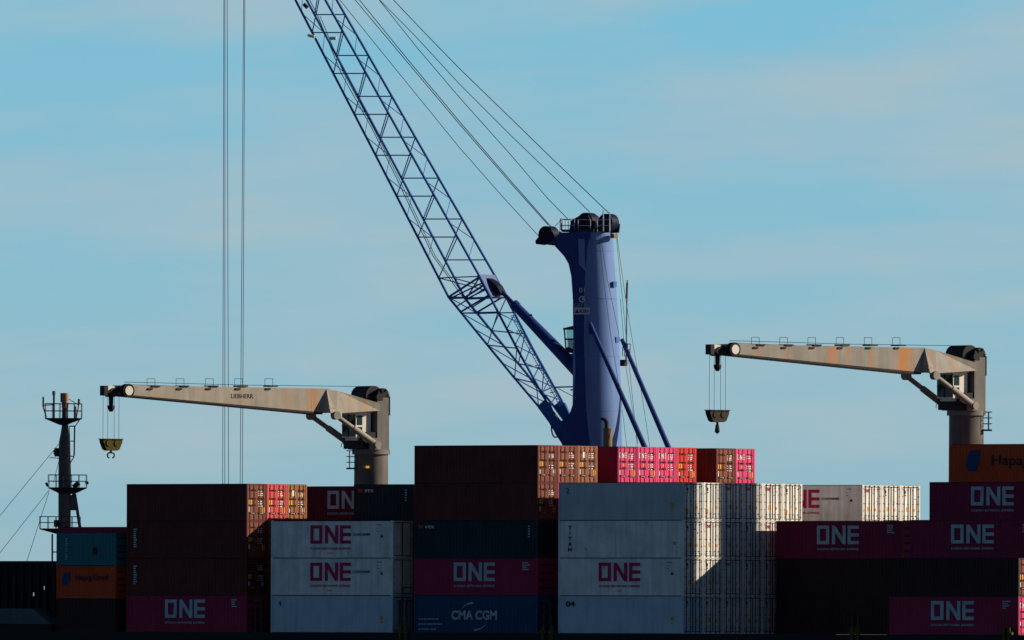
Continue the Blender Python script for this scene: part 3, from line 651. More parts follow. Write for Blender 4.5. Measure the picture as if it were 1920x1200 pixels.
# ------------------------------------------------------------------ ship cranes
def frame(P0, h):
    return math.atan2(h.y, h.x)
def ship_crane(px_axis, v, py_col, yaw_n, jm, label, hooks, text, plat_right, blkpx):
    """yaw_n: how far the lit side plate of the jib is turned to the right of the view"""
    P = at_v(px_axis, py_col, v)
    n_ = RT*math.sin(yaw_n)-FW*math.cos(yaw_n); j = -RT*math.cos(yaw_n)-FW*math.sin(yaw_n)
    c = empty('ship_crane', P, math.atan2(j.y, j.x), label, 'crane', 'cranes of the ship')
    # outlines are measured on the left crane and given as (pixel, pixel, plane) there
    yn0 = math.radians(35); n0 = RT*math.sin(yn0)-FW*math.cos(yn0); j0 = -RT*math.cos(yn0)-FW*math.sin(yn0); P1 = at_v(696, 843, 12.6)
    def l(px, py, b=0.0):
        q = hit(px, py, P1+n0*b, n0)-P1; return (q.dot(j0), q.z)
    def v3(px, py, b): s, z = l(px, py, b); return Vector((s, b, z))
    # pedestal, collar
    zlow = 9.5-P.z
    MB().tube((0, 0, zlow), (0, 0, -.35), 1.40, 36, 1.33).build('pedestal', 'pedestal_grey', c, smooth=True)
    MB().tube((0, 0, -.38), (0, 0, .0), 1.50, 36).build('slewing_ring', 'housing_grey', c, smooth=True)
    # housing: two tall side plates with a back, open towards the cab
    s0, s1 = -1.15, -.05
    zt = l(712, 746)[1]
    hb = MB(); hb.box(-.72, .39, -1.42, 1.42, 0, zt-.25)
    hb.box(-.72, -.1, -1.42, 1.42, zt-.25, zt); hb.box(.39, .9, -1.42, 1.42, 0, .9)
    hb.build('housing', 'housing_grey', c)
    MB().box(-.80, -.73, -1.45, 1.45, zt-1.4, zt+.1).build('back_plate', 'dark_steel', c)
    # winch drums and sheaves on top
    w = MB(); zz_ = zt+.25
    w.tube((.35, -1.2, zz_-.1), (.35, .9, zz_-.1), .78, 18); w.box(-.3, 1.0, -1.1, .8, zt-.1, zz_+.3)
    w.build('winch', 'dark_steel', c, smooth=True)
    w = MB(); w.tube((-.25, .95, zz_-.05), (-.25, 1.3, zz_-.05), .55, 16); w.tube((-.25, 1.3, zz_-.05), (-.25, 1.38, zz_-.05), .25, 10)
    for a in range(6): t = a*math.pi/3; w.tube((-.25, 1.3, zz_-.05), (-.25+.53*math.cos(t), 1.36, zz_-.05+.53*math.sin(t)), .05, 5)
    w.tube((.2, .95, zz_-.2), (.2, 1.45, zz_-.2), .3, 10)
    w.build('sheave', 'dark_steel', c, smooth=True)
    # jib: one box beam in front, two legs behind that reach round the cab to the pivots
    A = [(236.7, 722.3), (612, 728.5), (604, 773.2), (236.7, 740)]
    bf = .95
    pts = [l(a, b, bf) for a, b in A]
    MB().prism(pts, bf, -bf, poly2=pts).build('jib_beam', jm, c)
    fl = MB(); e_ = [(pts[3][0], pts[3][1]-.03), (pts[2][0], pts[2][1]-.03), (pts[2][0], pts[2][1]-.16), (pts[3][0], pts[3][1]-.1)]
    fl.prism(e_, bf+.05, -bf-.05).build('bottom_flange', 'dark_steel', c)
    for sg in (1, -1):
        T1 = l(612, 728.5, bf); T2 = l(633, 733, 1.09); T3 = l(712, 756, 1.62); B3 = l(712, 770, 1.62); B2 = l(632, 775, 1.72); B1 = l(619.5, 774, 1.75)
        ring = [(T1, bf), (T2, 1.09), (T3, 1.62), (B3, 1.62), (B2, 1.76), (B1, 1.78)]
        inn = [(q, b-.42) for q, b in ring]
        vs = [(q[0], sg*b, q[1]) for q, b in ring]+[(q[0], sg*b, q[1]) for q, b in inn]; k = len(ring)
        MB().add(vs, [(0, 1, 4, 5), (1, 2, 3, 4), (k+5, k+4, k+1, k), (k+4, k+3, k+2, k+1)]+[(i, k+i, k+(i+1) % k, (i+1) % k) for i in range(k)]).build('jib_leg', jm, c)
        q1, q2, q3 = l(612, 728.5, bf), l(604, 773.2, bf), l(619.5, 774, 1.78)
        MB().add([(q1[0]+.0, sg*(bf+.003), q1[1]), (q2[0]+.0, sg*(bf+.003), q2[1]), (q3[0], sg*1.77, q3[1]), (q1[0]-.08, sg*(bf+.003), q1[1]-.02), (q2[0]-.9, sg*(bf+.003), q2[1]), (q3[0]-.08, sg*1.77, q3[1])], [(0, 1, 2), (5, 4, 3), (0, 3, 4, 1), (1, 4, 5, 2), (2, 5, 3, 0)]).build('flare_plate', jm, c)
        # luffing cylinder
        ca = v3(630, 779, 1.75); cb = v3(706, 834, 1.75); ca.y = cb.y = sg*1.72
        mid = ca.lerp(cb, .42)
        cy = MB(); cy.tube(ca, mid, .19, 14).tube(mid, cb, .26, 14); cy.tube(ca+Vector((0, sg*.25, 0)), ca-Vector((0, sg*.25, 0)), .33, 14); cy.tube(cb+Vector((0, sg*.3, 0)), cb-Vector((0, sg*.3, 0)), .30, 14)
        cy.build('luffing_cylinder', 'crane_grey', c, smooth=True)
        MB().box(cb.x-.5, cb.x+.45, sg*1.40, sg*1.60, -.0, cb.z+.25).build('cylinder_bracket', 'crane_grey', c)
        b1 = l(620, 774, 1.75)
        MB().prism([(b1[0]+.1, b1[1]+.4), (b1[0]-.55, b1[1]+.4), (ca.x-.35, ca.z-.05), (ca.x+.1, ca.z-.2)], sg*1.45, sg*1.62).build('pivot_bracket', 'crane_grey', c)
    # head: two cheeks, sheaves, the outrigger end
    h0 = l(196, 722, .4); h1 = l(236, 740, .4); zc = (h0[1]+h1[1])/2-.1
    hd = MB(); hd.box(h1[0]+.2, h0[0]-.25, -.3, .1, zc-.05, zc+.35); hd.box(h0[0]-.35, h0[0], -.25, .4, zc-.35, zc+.42); hd.tube((h1[0]+1.15, -.5, zc-.1), (h1[0]+1.15, .5, zc-.1), .36, 14)
    hd.build('jib_head', 'dark_steel', c)
    MB().box(h0[0]-.95, h0[0]-.36, .1, .38, zc-.15, zc+.40).build('head_plate', 'cab_white', c)
    MB().tube((h1[0]+.1, .5, zc+.05), (h1[0]+.1, .98, zc+.05), .53, 22).build('head_sheave_rim', 'rubber', c, smooth=True)
    MB().tube((h1[0]+.1, .98, zc+.05), (h1[0]+.1, 1.03, zc+.05), .36, 22).build('head_sheave', 'cab_white', c, smooth=True)
    # small folding hoops along the top
    for px in hooks:
        s, z = l(px, 725, .3)
        hp = MB(); hp.path([(s-.37, .3, z), (s-.37, .3, z+.62), (s+.37, .3, z+.62), (s+.37, .3, z)], .02, 5)
        hp.build('guard_hoop', 'rope', c)
        MB().box(s-.38, s+.38, .1, bf+.09, z-.02, z+.09).box(s+.3, s+.75, bf+.01, bf+.08, z-.25, z-.12).build('step', 'dark_steel', c)
    # running ropes over the jib
    r_ = MB(); t0 = (h1[0]+.1, .3, zc+.72); t1 = (.35, .3, zz_+.62); r_.path([t0, ((t0[0]+t1[0])/2, .3, (t0[2]+t1[2])/2-.06), t1], .022, 5); r_.path([(t0[0], .7, t0[2]-.2), (t0[0]-9, .7, l(420, 727.5, .7)[1]+.03)], .02, 5)
    r_.build('jib_rope', 'rope', c)
    # cab between the legs
    cb_ = MB(); x0, x1 = .75, 2.15; zb_, zc_ = l(672, 823, .9)[1], l(672, 774, .9)[1]
    cb_.box(x0, x1, -.95, 1.0, zb_+.1, zc_); cb_.box(x0-.1, x1+.1, -1.0, 1.05, zc_, zc_+.08); cb_.box(x0-.1, x1-.2, -.8, .9, zb_-.12, zb_+.1)
    cb_.build('cab', 'cab_white', c)
    g_ = MB(); H_ = zc_-zb_
    g_.box(x1-.6, x1-.08, 1.0, 1.012, zb_+H_*.53, zb_+H_*.90); g_.box(x1-.6, x1-.08, 1.0, 1.012, zb_+H_*.16, zb_+H_*.46)
    g_.box(x1, x1+.012, -.88, .93, zb_+.2, zc_-.12); g_.build('window', 'glass_dark', c)
    f_ = MB(); f_.box(x1+.012, x1+.05, -.06, .02, zb_+.15, zc_-.1); f_.box(x1+.012, x1+.05, -.92, .98, zb_+H_*.5-.03, zb_+H_*.5+.05); f_.build('window_bar', 'dark_steel', c)
    pl = MB(); pl.box(.9, 2.0, -1.0, 1.0, zb_-.42, zb_-.28); pl.box(.12, 1.4, -1.35, 1.35, .9, 1.35); pl.box(.39, 1.75, -1.3, 1.3, .05, .9); pl.build('cab_support', 'dark_steel', c)
    t_ = MB(); R_ = .28
    cc = Vector((1.75, -1.2, .28))
    for i in range(10): a = math.pi*1.5*i/10-.4; b = math.pi*1.5*(i+1)/10-.4; t_.tube(cc+Vector((0+R_*math.cos(a), 0, R_*math.sin(a))), cc+Vector((R_*math.cos(b), 0, R_*math.sin(b))), .03, 5)
    t_.build('hose_loop', 'rope', c)
    # small landing with a rail on the pedestal
    ang = math.radians(200 if plat_right else 0)
    w_ = RT if plat_right else -RT
    wl = Vector((w_.dot(j), w_.dot(n_), 0))
    px_ = Vector((-wl.y, wl.x, 0))
    ld = MB(); zl = -1.45
    def T2_(a, b, z): return wl*a+px_*b+Vector((0, 0, z))
    q = [T2_(1.2, -.7, zl-.1), T2_(1.95, -.7, zl-.1), T2_(1.95, .7, zl-.1), T2_(1.2, .7, zl-.1)]
    ld.add(q+[t+Vector((0, 0, .12)) for t in q], [(0, 3, 2, 1), (4, 5, 6, 7), (0, 1, 5, 4), (1, 2, 6, 5), (2, 3, 7, 6), (3, 0, 4, 7)]); ld.build('landing', 'dark_steel', c)
    ra = MB()
    for b in (-.7, .7):
        ra.tube(T2_(1.7, b, zl), T2_(1.7, b, zl+1.35), .035, 6)
        for z in (.45, .9, 1.35): ra.tube(T2_(1.2, b, zl+z), T2_(1.95, b, zl+z), .03, 6)
    for z in (.45, .9, 1.35): ra.tube(T2_(1.7, -.7, zl+z), T2_(1.7, .7, zl+z), .03, 6)
    ra.build('landing_rail', 'crane_blue_deep' if not plat_right else 'dark_steel', c)
    if not plat_right:
        MB().box(.95, 1.28, .80, 1.12, zl-.02, zl+.15).build('floodlight', 'yellow_mark', c)
    if text:
        s_a, z_a = l(433.5, 746.5, bf); s_b, z_b = l(475, 737, bf)
        fnn = lambda x, z, d: (s_a-(x), bf+.004+.008*d, z)
        t = MB(); t.add(*text_mb(text, abs(s_a-s_b), .34, 0, z_a, fnn)); t.build('brand_lettering', 'black_mark', c)
    # hanging block: its own thing
    hp_ = c.matrix_basis
    R3 = Matrix.Rotation(math.atan2(j.y, j.x), 3, 'Z')
    blk_top = hit(blkpx[0], blkpx[1], P+n_*0, n_)
    hk = empty('hook_block', blk_top, math.atan2(j.y, j.x), blkpx[4], 'hook block', 'hook blocks under the ship crane jibs')
    bm_ = blkpx[5]; cosn = math.cos(yaw_n)
    W1 = 18/24.6/cosn; W2 = 10/24.6/cosn; hz_ = 21/24.6
    MB().prism([(-W1, 0), (W1, 0), (W1*.97, -.22), (W2*1.25, -hz_*.9), (W2*.8, -hz_*1.02), (-W2*.8, -hz_*1.02), (-W2*1.25, -hz_*.9), (-W1*.97, -.24)], -.30, .30).build('block_housing', bm_, hk)
    for xx in (-.38, .38): MB().tube((xx, -.36, -.30), (xx, .36, -.30), .26, 16).build('sheave', bm_, hk, smooth=True)
    MB().prism([(-W1-.03, .0), (W1+.03, .0), (W1+.03, .06), (-W1-.03, .06)], -.4, .4).build('top_edge', bm_, hk)
    k_ = MB(); k_.tube((0, 0, -hz_), (0, 0, -hz_-.22), .09, 8)
    if blkpx[3]:
        for sg in (1, -1):
            pr = None
            for i in range(9):
                a = -math.pi/2+sg*(math.pi*1.15)*i/8; q = Vector((sg*.15+.17*math.cos(a) , 0, -hz_-.38+.20*math.sin(a)))
                if pr is not None: k_.tube(pr, q, .06, 6)
                pr = q
    else: k_.tube((0, 0, -hz_-.2), (0, 0, -hz_-.72), .13, 8, .20).tube((0, 0, -hz_-.72), (0, 0, -hz_-.88), .20, 8, .08)
    k_.build('hook', 'dark_steel', hk)
    headz = P.z+zc-.3; rs = MB(); dz = headz-blk_top.z
    for px in (-15, -6, 6, 15):
        xx = px/24.6/cosn; rs.tube((-xx, 0, .0), (-xx*1.0, 0, dz), .016, 5)
    rs.build('hoist_rope', 'rope', hk)
    sw = MB(); sw.tube((0, 0, dz+.1), (0, 0, dz-.85), .2, 8, .17); sw.tube((0, 0, dz-.8), (0, 0, dz-1.0), .3, 10); sw.tube((0, 0, dz-1.0), (0, 0, dz-1.3), .3, 10, .12)
    sw.build('swivel', 'dark_steel', hk)
    return c
ship_crane(696, 12.6, 843, math.radians(35), 'jib_grey', 'weathered grey ship crane lettered LIEBHERR on its jib, left of the blue crane', (283, 337.5, 392.5, 447.5, 504), 'LIEBHERR', False,
           (208, 824, 0, True, 'yellow hook block with a double hook under the left ship crane', 'hook_yellow'))
ship_crane(1812, 13.2, 770, math.radians(38.2), 'jib_grey_rusty', 'rust-streaked grey ship crane standing higher, above the orange Hapag-Lloyd container', (283, 338, 393, 448, 503, 558), None, True,
           (1345, 770, 0, False, 'dark brown hook block with a single shackle under the right ship crane', 'block_brown'))

# ------------------------------------------------------------------ blue harbour crane on the quay
VT = 46.0; PT = at_v(1117, 832, VT); PT.z = 0
kk = .835; mm_ = math.sqrt(1-kk*kk)
hD = -RT*kk+FW*mm_; nD = -FW*kk-RT*mm_          # boom direction (left and away), near side
hc = empty('harbour_crane', PT, math.atan2(hD.y, hD.x), 'tall blue mobile harbour crane with a lattice boom, behind the ship', 'crane')
def h2(px, py, b=0.0): q = hit(px, py, PT+nD*b, nD)-PT; return (q.dot(hD), q.z)
def h3(px, py, b=0.0): s, z = h2(px, py, b); return Vector((s, b, z))
# tower shaft
zr = lambda y: h2(1117, y)[1]
SEAMS = (470, 560, 668, 770)
rad = [(900, 2.02), (832, 1.98), (760, 1.95), (640, 1.86), (520, 1.72), (435, 1.60)]
cx = {900: 1124, 832: 1120, 760: 1119, 640: 1118, 520: 1114, 435: 1111}
mb = MB().lathe([h3(cx[y], y) for y, r in rad], [r for y, r in rad], 64)
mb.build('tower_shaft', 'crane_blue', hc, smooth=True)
# flat box in front of the shaft, spreading at the head and at the boom foot
BN = 2.0
prof = [(1107, 435), (1052, 436), (1046, 440), (1036, 452), (1040, 461), (1058, 481), (1066, 495), (1071, 518), (1074, 560), (1077, 640), (1079, 700), (1075, 755), (1068, 775), (1050, 800), (1040, 812), (1052, 830), (1062, 850), (1107, 850)]
def rad_at(y):
    for (yb, rb), (ya, ra) in zip(rad[:-1], rad[1:]):
        if ya <= y <= yb: return ra+(rb-ra)*(y-ya)/(yb-ya)
    return rad[0][1] if y > 800 else rad[-1][1]
def cx_at(y):
    for yb, ya in zip((832, 760, 640, 520), (760, 640, 520, 435)):
        if ya <= y <= yb: return cx[ya]+(cx[yb]-cx[ya])*(y-ya)/(yb-ya)
    return cx[832] if y > 800 else cx[435]
for y in SEAMS:
    p = h3(cx_at(y), y); MB().lathe([(p.x, p.y, p.z-.035), (p.x, p.y, p.z+.035)], [rad_at(y)+.022]*2, 64).build('weld_ring', 'crane_blue', hc, smooth=True)
def plate_b(px, y):
    """offset of the flat side plate, which leaves the round shaft as its tangent"""
    R_, c_ = rad_at(y), cx_at(y); x0 = (1107-c_)/24.0; c0 = math.sqrt(R_*R_-x0*x0); x_ = (px-c_)/24.0
    c1 = (R_*R_-x0*x_)/c0+.02
    return -.55*x_+.835*c1
pv = []
for a, b in prof:
    w = plate_b(a, b); pv.append((h2(a, b, w), w))
n = len(pv); mb = MB()
# near plate as strips so that each strip stays flat
mb.add([(q[0], w, q[1]) for q, w in pv]+[(q[0], -w, q[1]) for q, w in pv], [tuple(range(n)), tuple(range(2*n-1, n-1, -1))]+[(i, n+i, n+(i+1) % n, (i+1) % n) for i in range(n)])
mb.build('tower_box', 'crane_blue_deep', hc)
def plate(px, py, d):
    w = plate_b(px, py)+.02+d; q = h2(px, py, w); return (q[0], w, q[1])
def plate_poly(mb, pts, d=.01):
    n_ = len(pts); mb.add([plate(a, b, 0) for a, b in pts]+[plate(a, b, d) for a, b in pts], [tuple(range(n_)), tuple(range(2*n_-1, n_-1, -1))]+[(i, n_+i, n_+(i+1) % n_, (i+1) % n_) for i in range(n_)]); return mb
plate_poly(MB(), [(1084, 448), (1096, 448), (1097, 500), (1103, 508), (1103, 514), (1086, 496)]).build('panel', 'crane_blue', hc)
# lower machinery housing and chassis (behind the stacks)
mb = MB(); zq = 2.5
mb.box(-8.5, 3.2, -3.0, 3.0, 6.2, 11.2); mb.build('machinery_house', 'crane_blue_deep', hc)
mb = MB(); mb.box(-8, 8, -2.2, 2.2, zq+1.6, zq+3.4); mb.box(-6.5, -5, -7, 7, zq+1.7, zq+2.8); mb.box(5, 6.5, -7, 7, zq+1.7, zq+2.8); mb.build('chassis', 'crane_blue_deep', hc)
for sx in (-5.75, 5.75):
    for sy in (-6.5, 6.5): MB().box(sx-1.2, sx+1.2, sy-1.2, sy+1.2, zq, zq+.35).tube((sx, sy, zq+.3), (sx, sy, zq+1.8), .35, 12).build('outrigger', 'dark_steel', hc)
for i in range(6):
    for sy in (-1.9, 1.9): MB().tube((-6.2+i*2.4, sy-.35, zq+.85), (-6.2+i*2.4, sy+.35, zq+.85), .85, 18).build('wheel', 'rubber', hc)
# deck on the head with rails
zh = h2(1117, 434)[1]
MB().box(h2(1134, 434)[0], h2(1048, 434, BN)[0], -1.45, 1.65, zh-.05, zh+.14).build('head_platform', 'dark_steel', hc)
def loop(cpx, cpy, rpx, b0, b1, name='head_sheave', mat='crane_navy'):
    a = h3(cpx, cpy); r_ = rpx/24.0
    MB().tube((a.x, b0, a.z), (a.x, b1, a.z), r_, 30).tube((a.x, b0-.25, a.z), (a.x, b1+.25, a.z), r_*.3, 12).build(name, mat, hc, smooth=True)
loop(1029, 440, 16.5, -.5, .5); loop(1103, 416, 17.5, -.5, .5); loop(1141, 417, 16.5, -.5, .5)
o = MB(); o.prism([h2(*t) for t in ((1080, 414), (1097, 404), (1112, 404), (1124, 430), (1124, 437), (1076, 437))], .62, .75); o.prism([h2(*t) for t in ((1080, 414), (1097, 404), (1112, 404), (1124, 430), (1124, 437), (1076, 437))], -.75, -.62)
o.prism([h2(*t) for t in ((1013, 452), (1030, 430), (1046, 436), (1050, 452), (1030, 460), (1014, 458))], .6, .74); o.prism([h2(*t) for t in ((1013, 452), (1030, 430), (1046, 436), (1050, 452), (1030, 460), (1014, 458))], -.74, -.6)
o.prism([h2(*t) for t in ((1128, 426), (1140, 412), (1154, 420), (1152, 436), (1128, 438))], .6, .72); o.prism([h2(*t) for t in ((1128, 426), (1140, 412), (1154, 420), (1152, 436), (1128, 438))], -.72, -.6)
o.build('sheave_bracket', 'crane_navy', hc)
o = MB()
def rail(x0, x1, y0, y1, b, nn):
    for t in (0, .5): o.tube(h3(x0, y0+(y1-y0)*t, b), h3(x1, y0+(y1-y0)*t, b), .03, 5)
    for i in range(nn+1): xx = x0+(x1-x0)*i/nn; o.tube(h3(xx, y0, b), h3(xx, y1, b), .03, 5)
rail(1054, 1077, 411, 434, 1.5, 2); rail(1084, 1107, 412, 434, 1.6, 1); rail(1120, 1143, 412, 434, 1.6, 2); rail(1050, 1070, 412, 434, -1.2, 2)
o.tube(h3(1131, 394, 1.4), h3(1131, 434, 1.4), .05, 6); o.tube(h3(1143, 398, 1.2), h3(1143, 434, 1.2), .04, 6); o.tube(h3(1052, 409, 1.2), h3(1052, 432, 1.2), .06, 6)
o.tube(h3(1041, 424), h3(1052, 412), .03, 5)
o.build('head_railing', 'pale_steel', hc)
MB().tube(h3(1121, 410, .8), h3(1121, 410, 1.1), .09, 8).build('lamp', 'white_mark', hc); MB().tube(h3(1156, 414, .5), h3(1156, 414, .8), .11, 8).build('lamp', 'white_mark', hc)
MB().box(h2(1153, 445)[0]-.1, h2(1148, 445)[0], -.3, .3, zr(447), zr(439)).build('bracket', 'brown_pipe', hc)
# lettering and emblem on the flat side plate
def btext(t_, x0, x1, y0, y1, mat, lift=0.0):
    v, f = text_mb(t_, x1-x0, -(y1-y0), x0, y1, lambda x, z, d: plate(x, z, .012*d+lift))
    MB().add(v, f).build('lettering', mat, hc)
btext('01', 1085.5, 1096.5, 539.5, 548.5, 'pale_steel')
o = MB()
for i in range(15):
    t0, t1 = math.radians(50+i*19), math.radians(50+(i+1)*19)
    P_ = lambda r_, t: (1091.5+r_*math.cos(t), 561-r_*math.sin(t)); plate_poly(o, [P_(6.3, t0), P_(4.0, t0), P_(4.0, t1), P_(6.3, t1)])
plate_poly(o, [(1091, 560), (1098, 560), (1098, 562.6), (1091, 562.6)]); plate_poly(o, [(1091, 561), (1095, 555), (1098, 554), (1094, 561)])
o.build('emblem', 'pale_steel', hc)
plate_poly(MB(), [(1076.5, 576.5), (1106, 576.5), (1106, 589.5), (1076.5, 589.5)]).build('name_board', 'pale_steel', hc)
btext('ACERA', 1086, 1104, 580, 586.5, 'blue_mark', .012)
plate_poly(MB(), [(1078, 587), (1082, 579), (1086, 587)], .03).build('emblem', 'blue_mark', hc)
btext('GEFEL', 1077, 1104, 569, 575, 'sky_blue_mark')
# cab on the boom side
o = MB(); C_ = [(1058, 616), (1079, 611), (1079, 662), (1068, 660), (1061, 653)]
cp = [h2(x_, y_, 1.1) for x_, y_ in C_]
for i in range(len(cp)):
    a, b = cp[i], cp[(i+1) % len(cp)]
    for bb in (1.1, -1.1): o.tube((a[0], bb, a[1]), (b[0], bb, b[1]), .06, 6)
    o.tube((a[0], -1.1, a[1]), (a[0], 1.1, a[1]), .06, 6)
for yy in (636,): o.tube(h3(1059.5, yy, 1.1), h3(1079, yy, 1.1), .07, 6); o.tube((h2(1059.5, yy, 1.1)[0], -1.1, h2(1059.5, yy, 1.1)[1]), h3(1079, yy, 1.1)*1+Vector((0, -2.2, 0)), .07, 6)
a = h2(1057, 615, 1.1); b = h2(1079, 611, 1.1); o.prism([a, b, (b[0], b[1]-.3), (a[0], a[1]-.14)], 1.2, -1.2)
a = h2(1061, 653, 1.1); b = h2(1079, 662, 1.1); o.prism([a, h2(1068, 660, 1.1), b, (b[0], b[1]+.25), (a[0]-.2, a[1]+.12)], 1.15, -1.15)
o.prism([h2(1064, 634, .4), h2(1072, 634, .4), h2(1073, 652, .4), h2(1065, 652, .4)], .35, -.35)
o.build('cab_frame', 'dark_steel', hc)
MB().prism([h2(1062, 619, 1.1), h2(1078, 616, 1.1), h2(1078, 655, 1.1), h2(1064, 652, 1.1)], 1.12, 1.13).build('cab_window', 'clear_glass', hc)
MB().prism([h2(1066, 664, 1.2), h2(1080, 662, 1.2), h2(1080, 684, 1.2), h2(1073, 672, 1.2)], 1.2, -1.2).build('cab_support', 'crane_blue_deep', hc)
# luffing cylinder
o = MB(); o.tube(h3(963, 570), h3(1086, 698), .36, 20, .56); o.build('luffing_cylinder', 'crane_blue_deep', hc, smooth=True)
MB().tube(h3(941, 547), h3(966, 573), .17, 12).tube(h3(963, 570), h3(968, 575), .42, 16).build('piston_rod', 'crane_blue_deep', hc, smooth=True)
MB().tube(h3(995, 592), h3(997, 590), .1, 6).tube(h3(1054, 655), h3(1056, 657), .14, 6).build('fitting', 'dark_steel', hc)
# struts behind the tower, one on each side
for nm, (a, b, bb) in enumerate((((1106, 606), (1214, 850), 1.9), ((1166, 636), (1259, 852), -1.9))):
    o = MB(); o.tube(h3(*a, bb), h3(*b, bb), .17, 12, .23)
    if nm == 0: o.tube(h3(*a, bb), h3(1110, 625, 1.7), .06, 6, .25)
    o.build('back_strut', 'crane_blue_deep', hc, smooth=True)
# ladder openings on the shaft's far edge
for px, py in ((1149, 533), (1158, 637), (1162, 720), (1160, 768), (1159, 817)):
    d = ray(px, py); s_, z_ = h2(px, py, 0)
    rr = 1.9 if py > 600 else 1.72
    offx = ((px-(1117 if py > 600 else 1113))/24.05)
    offx = max(-rr*.97, min(rr*.97, offx)); dep = math.sqrt(max(.02, rr*rr-offx*offx))+.02
    wpt = RT*offx-FW*dep; lx = Vector((wpt.dot(hD), wpt.dot(nD), z_)); nn_ = Vector((wpt.dot(hD), wpt.dot(nD), 0)).normalized(); tt = Vector((-nn_.y, nn_.x, 0))
    o = MB(); P8 = []
    for dd in (-.12, .015):
        for a_, z__ in ((-.26, -.22), (.26, -.22), (.26, .22), (-.26, .22)): P8.append(lx+nn_*dd+tt*a_+Vector((0, 0, z__)))
    o.add(P8, [(0, 3, 2, 1), (4, 5, 6, 7), (0, 1, 5, 4), (1, 2, 6, 5), (2, 3, 7, 6), (3, 0, 4, 7)]); o.build('hatch', 'hatch_blue', hc)
# antenna mast with cage, exhaust, hose loop
o = MB(); o.tube(h3(1176, 525, -1.9), h3(1174, 680, -1.9), .05, 6); o.tube(h3(1176, 530, -1.9), h3(1175, 560, -1.9), .09, 6)
for x_ in (1168, 1172, 1177, 1182): o.tube(h3(x_, 645, -1.9), h3(x_-1, 668, -1.9), .035, 5)
for y_ in (645, 656): o.tube(h3(1168, y_, -1.9), h3(1182, y_, -1.9), .035, 5)
o.build('antenna', 'brown_pipe', hc)
MB().box(h2(1174, 685, -1.9)[0], h2(1166, 685, -1.9)[0], -2.1, -1.6, zr(686), zr(674)).build('fitting', 'dark_steel', hc)
ex = MB(); ex.tube(h3(1139.5, 840, 2.6), h3(1139.5, 803, 2.6), .36, 18); ex.build('exhaust_stack', 'brown_pipe', hc, smooth=True)
MB().tube(h3(1137.5, 803, 2.6), h3(1137.5, 792, 2.6), .17, 12).tube(h3(1137.5, 793, 2.6), h3(1135, 787, 2.6), .18, 12).tube(h3(1135, 787, 2.6), h3(1127, 785, 2.6), .15, 12, .1).build('exhaust_pipe', 'dark_steel', hc, smooth=True)
o = MB(); P_ = [(1034, 795), (1034, 806), (1036, 815), (1040, 820), (1046, 819)]
o.path([h3(a, b, 1.3) for a, b in P_], .06, 6); o.build('hose_loop', 'rope', hc)
# ---- boom
bw_ = lambda y: 2.35-(.65*max(0, (521-y))/521 if y < 521 else 0)    # boom width narrows upwards
YT = -395
def ch(pts, y):
    for (xa, ya), (xb, yb) in zip(pts[:-1], pts[1:]):
        if y <= yb: return xa+(xb-xa)*(y-ya)/(yb-ya)
    return pts[-1][0]
C1 = [(352, YT), (554, 0), (744, 368), (841, 557), (914, 647), (965, 709), (1014, 767), (1041, 800)]
C3 = [(392, YT), (610, 0), (815, 368), (899, 518), (969, 653), (1024, 752), (1045, 800)]
NC1 = lambda y: h3(ch(C1, y), y, bw_(y)/2)
NC3 = lambda y: h3(ch(C3, y), y, bw_(y)/2)
def far(p, y): q = p.copy(); q.y = -p.y; return q
def chord(fn, ys, sgn, r):
    o = MB(); pts = [fn(y) for y in ys]
    for p in pts: p.y *= sgn
    o.path(pts, r, 8); return o
ysl = [YT, -200, 0, 200, 368, 521, 557, 587, 647, 709, 767]
ysu = [YT, -200, 0, 200, 368, 518, 585, 653, 719, 752]
for sg in (1, -1):
    chord(NC1, ysl, sg, .098).build('boom_chord', 'boom_blue', hc)
    chord(NC3, ysu, sg, .098).build('boom_chord', 'boom_blue', hc)
# lacing: near face nodes at whole steps, far face half a step up
step = 76.7
yn = [61+step*i for i in range(-6, 7)]           # 61 .. 521
def lac(a, b, r=.050): LB.tube(a, b, r, 6)
LB = MB()
for i, y in enumerate(yn[:-1]):
    lac(NC1(y), NC3(y)); lac(NC3(y), NC1(yn[i+1]), .048)
lac(NC1(yn[-1]), NC3(yn[-1]+-3))
LB.build('side_lacing', 'boom_blue', hc)
LB = MB(); yf = [y-35 for y in yn]
fr = lambda f_, y: Vector((f_(y).x, -f_(y).y, f_(y).z))
# the far face: heights are read where it shows, the same outline shifted by the boom's width
for i, y in enumerate(yf):
    lac(fr(NC1, y), fr(NC3, y))
    if i+1 < len(yf): lac(fr(NC3, y), fr(NC1, yf[i+1]), .048)
LB.build('side_lacing', 'boom_blue', hc)
LB = MB()
for i, y in enumerate(yn[:-1]):
    lac(NC1(y-35), fr(NC1, y), .034); lac(fr(NC1, y), NC1(y+38), .028)
    lac(NC3(y-35+8), fr(NC3, y+4), .034); lac(fr(NC3, y+4), NC3(y+38), .028)
LB.build('cross_lacing', 'boom_blue', hc)
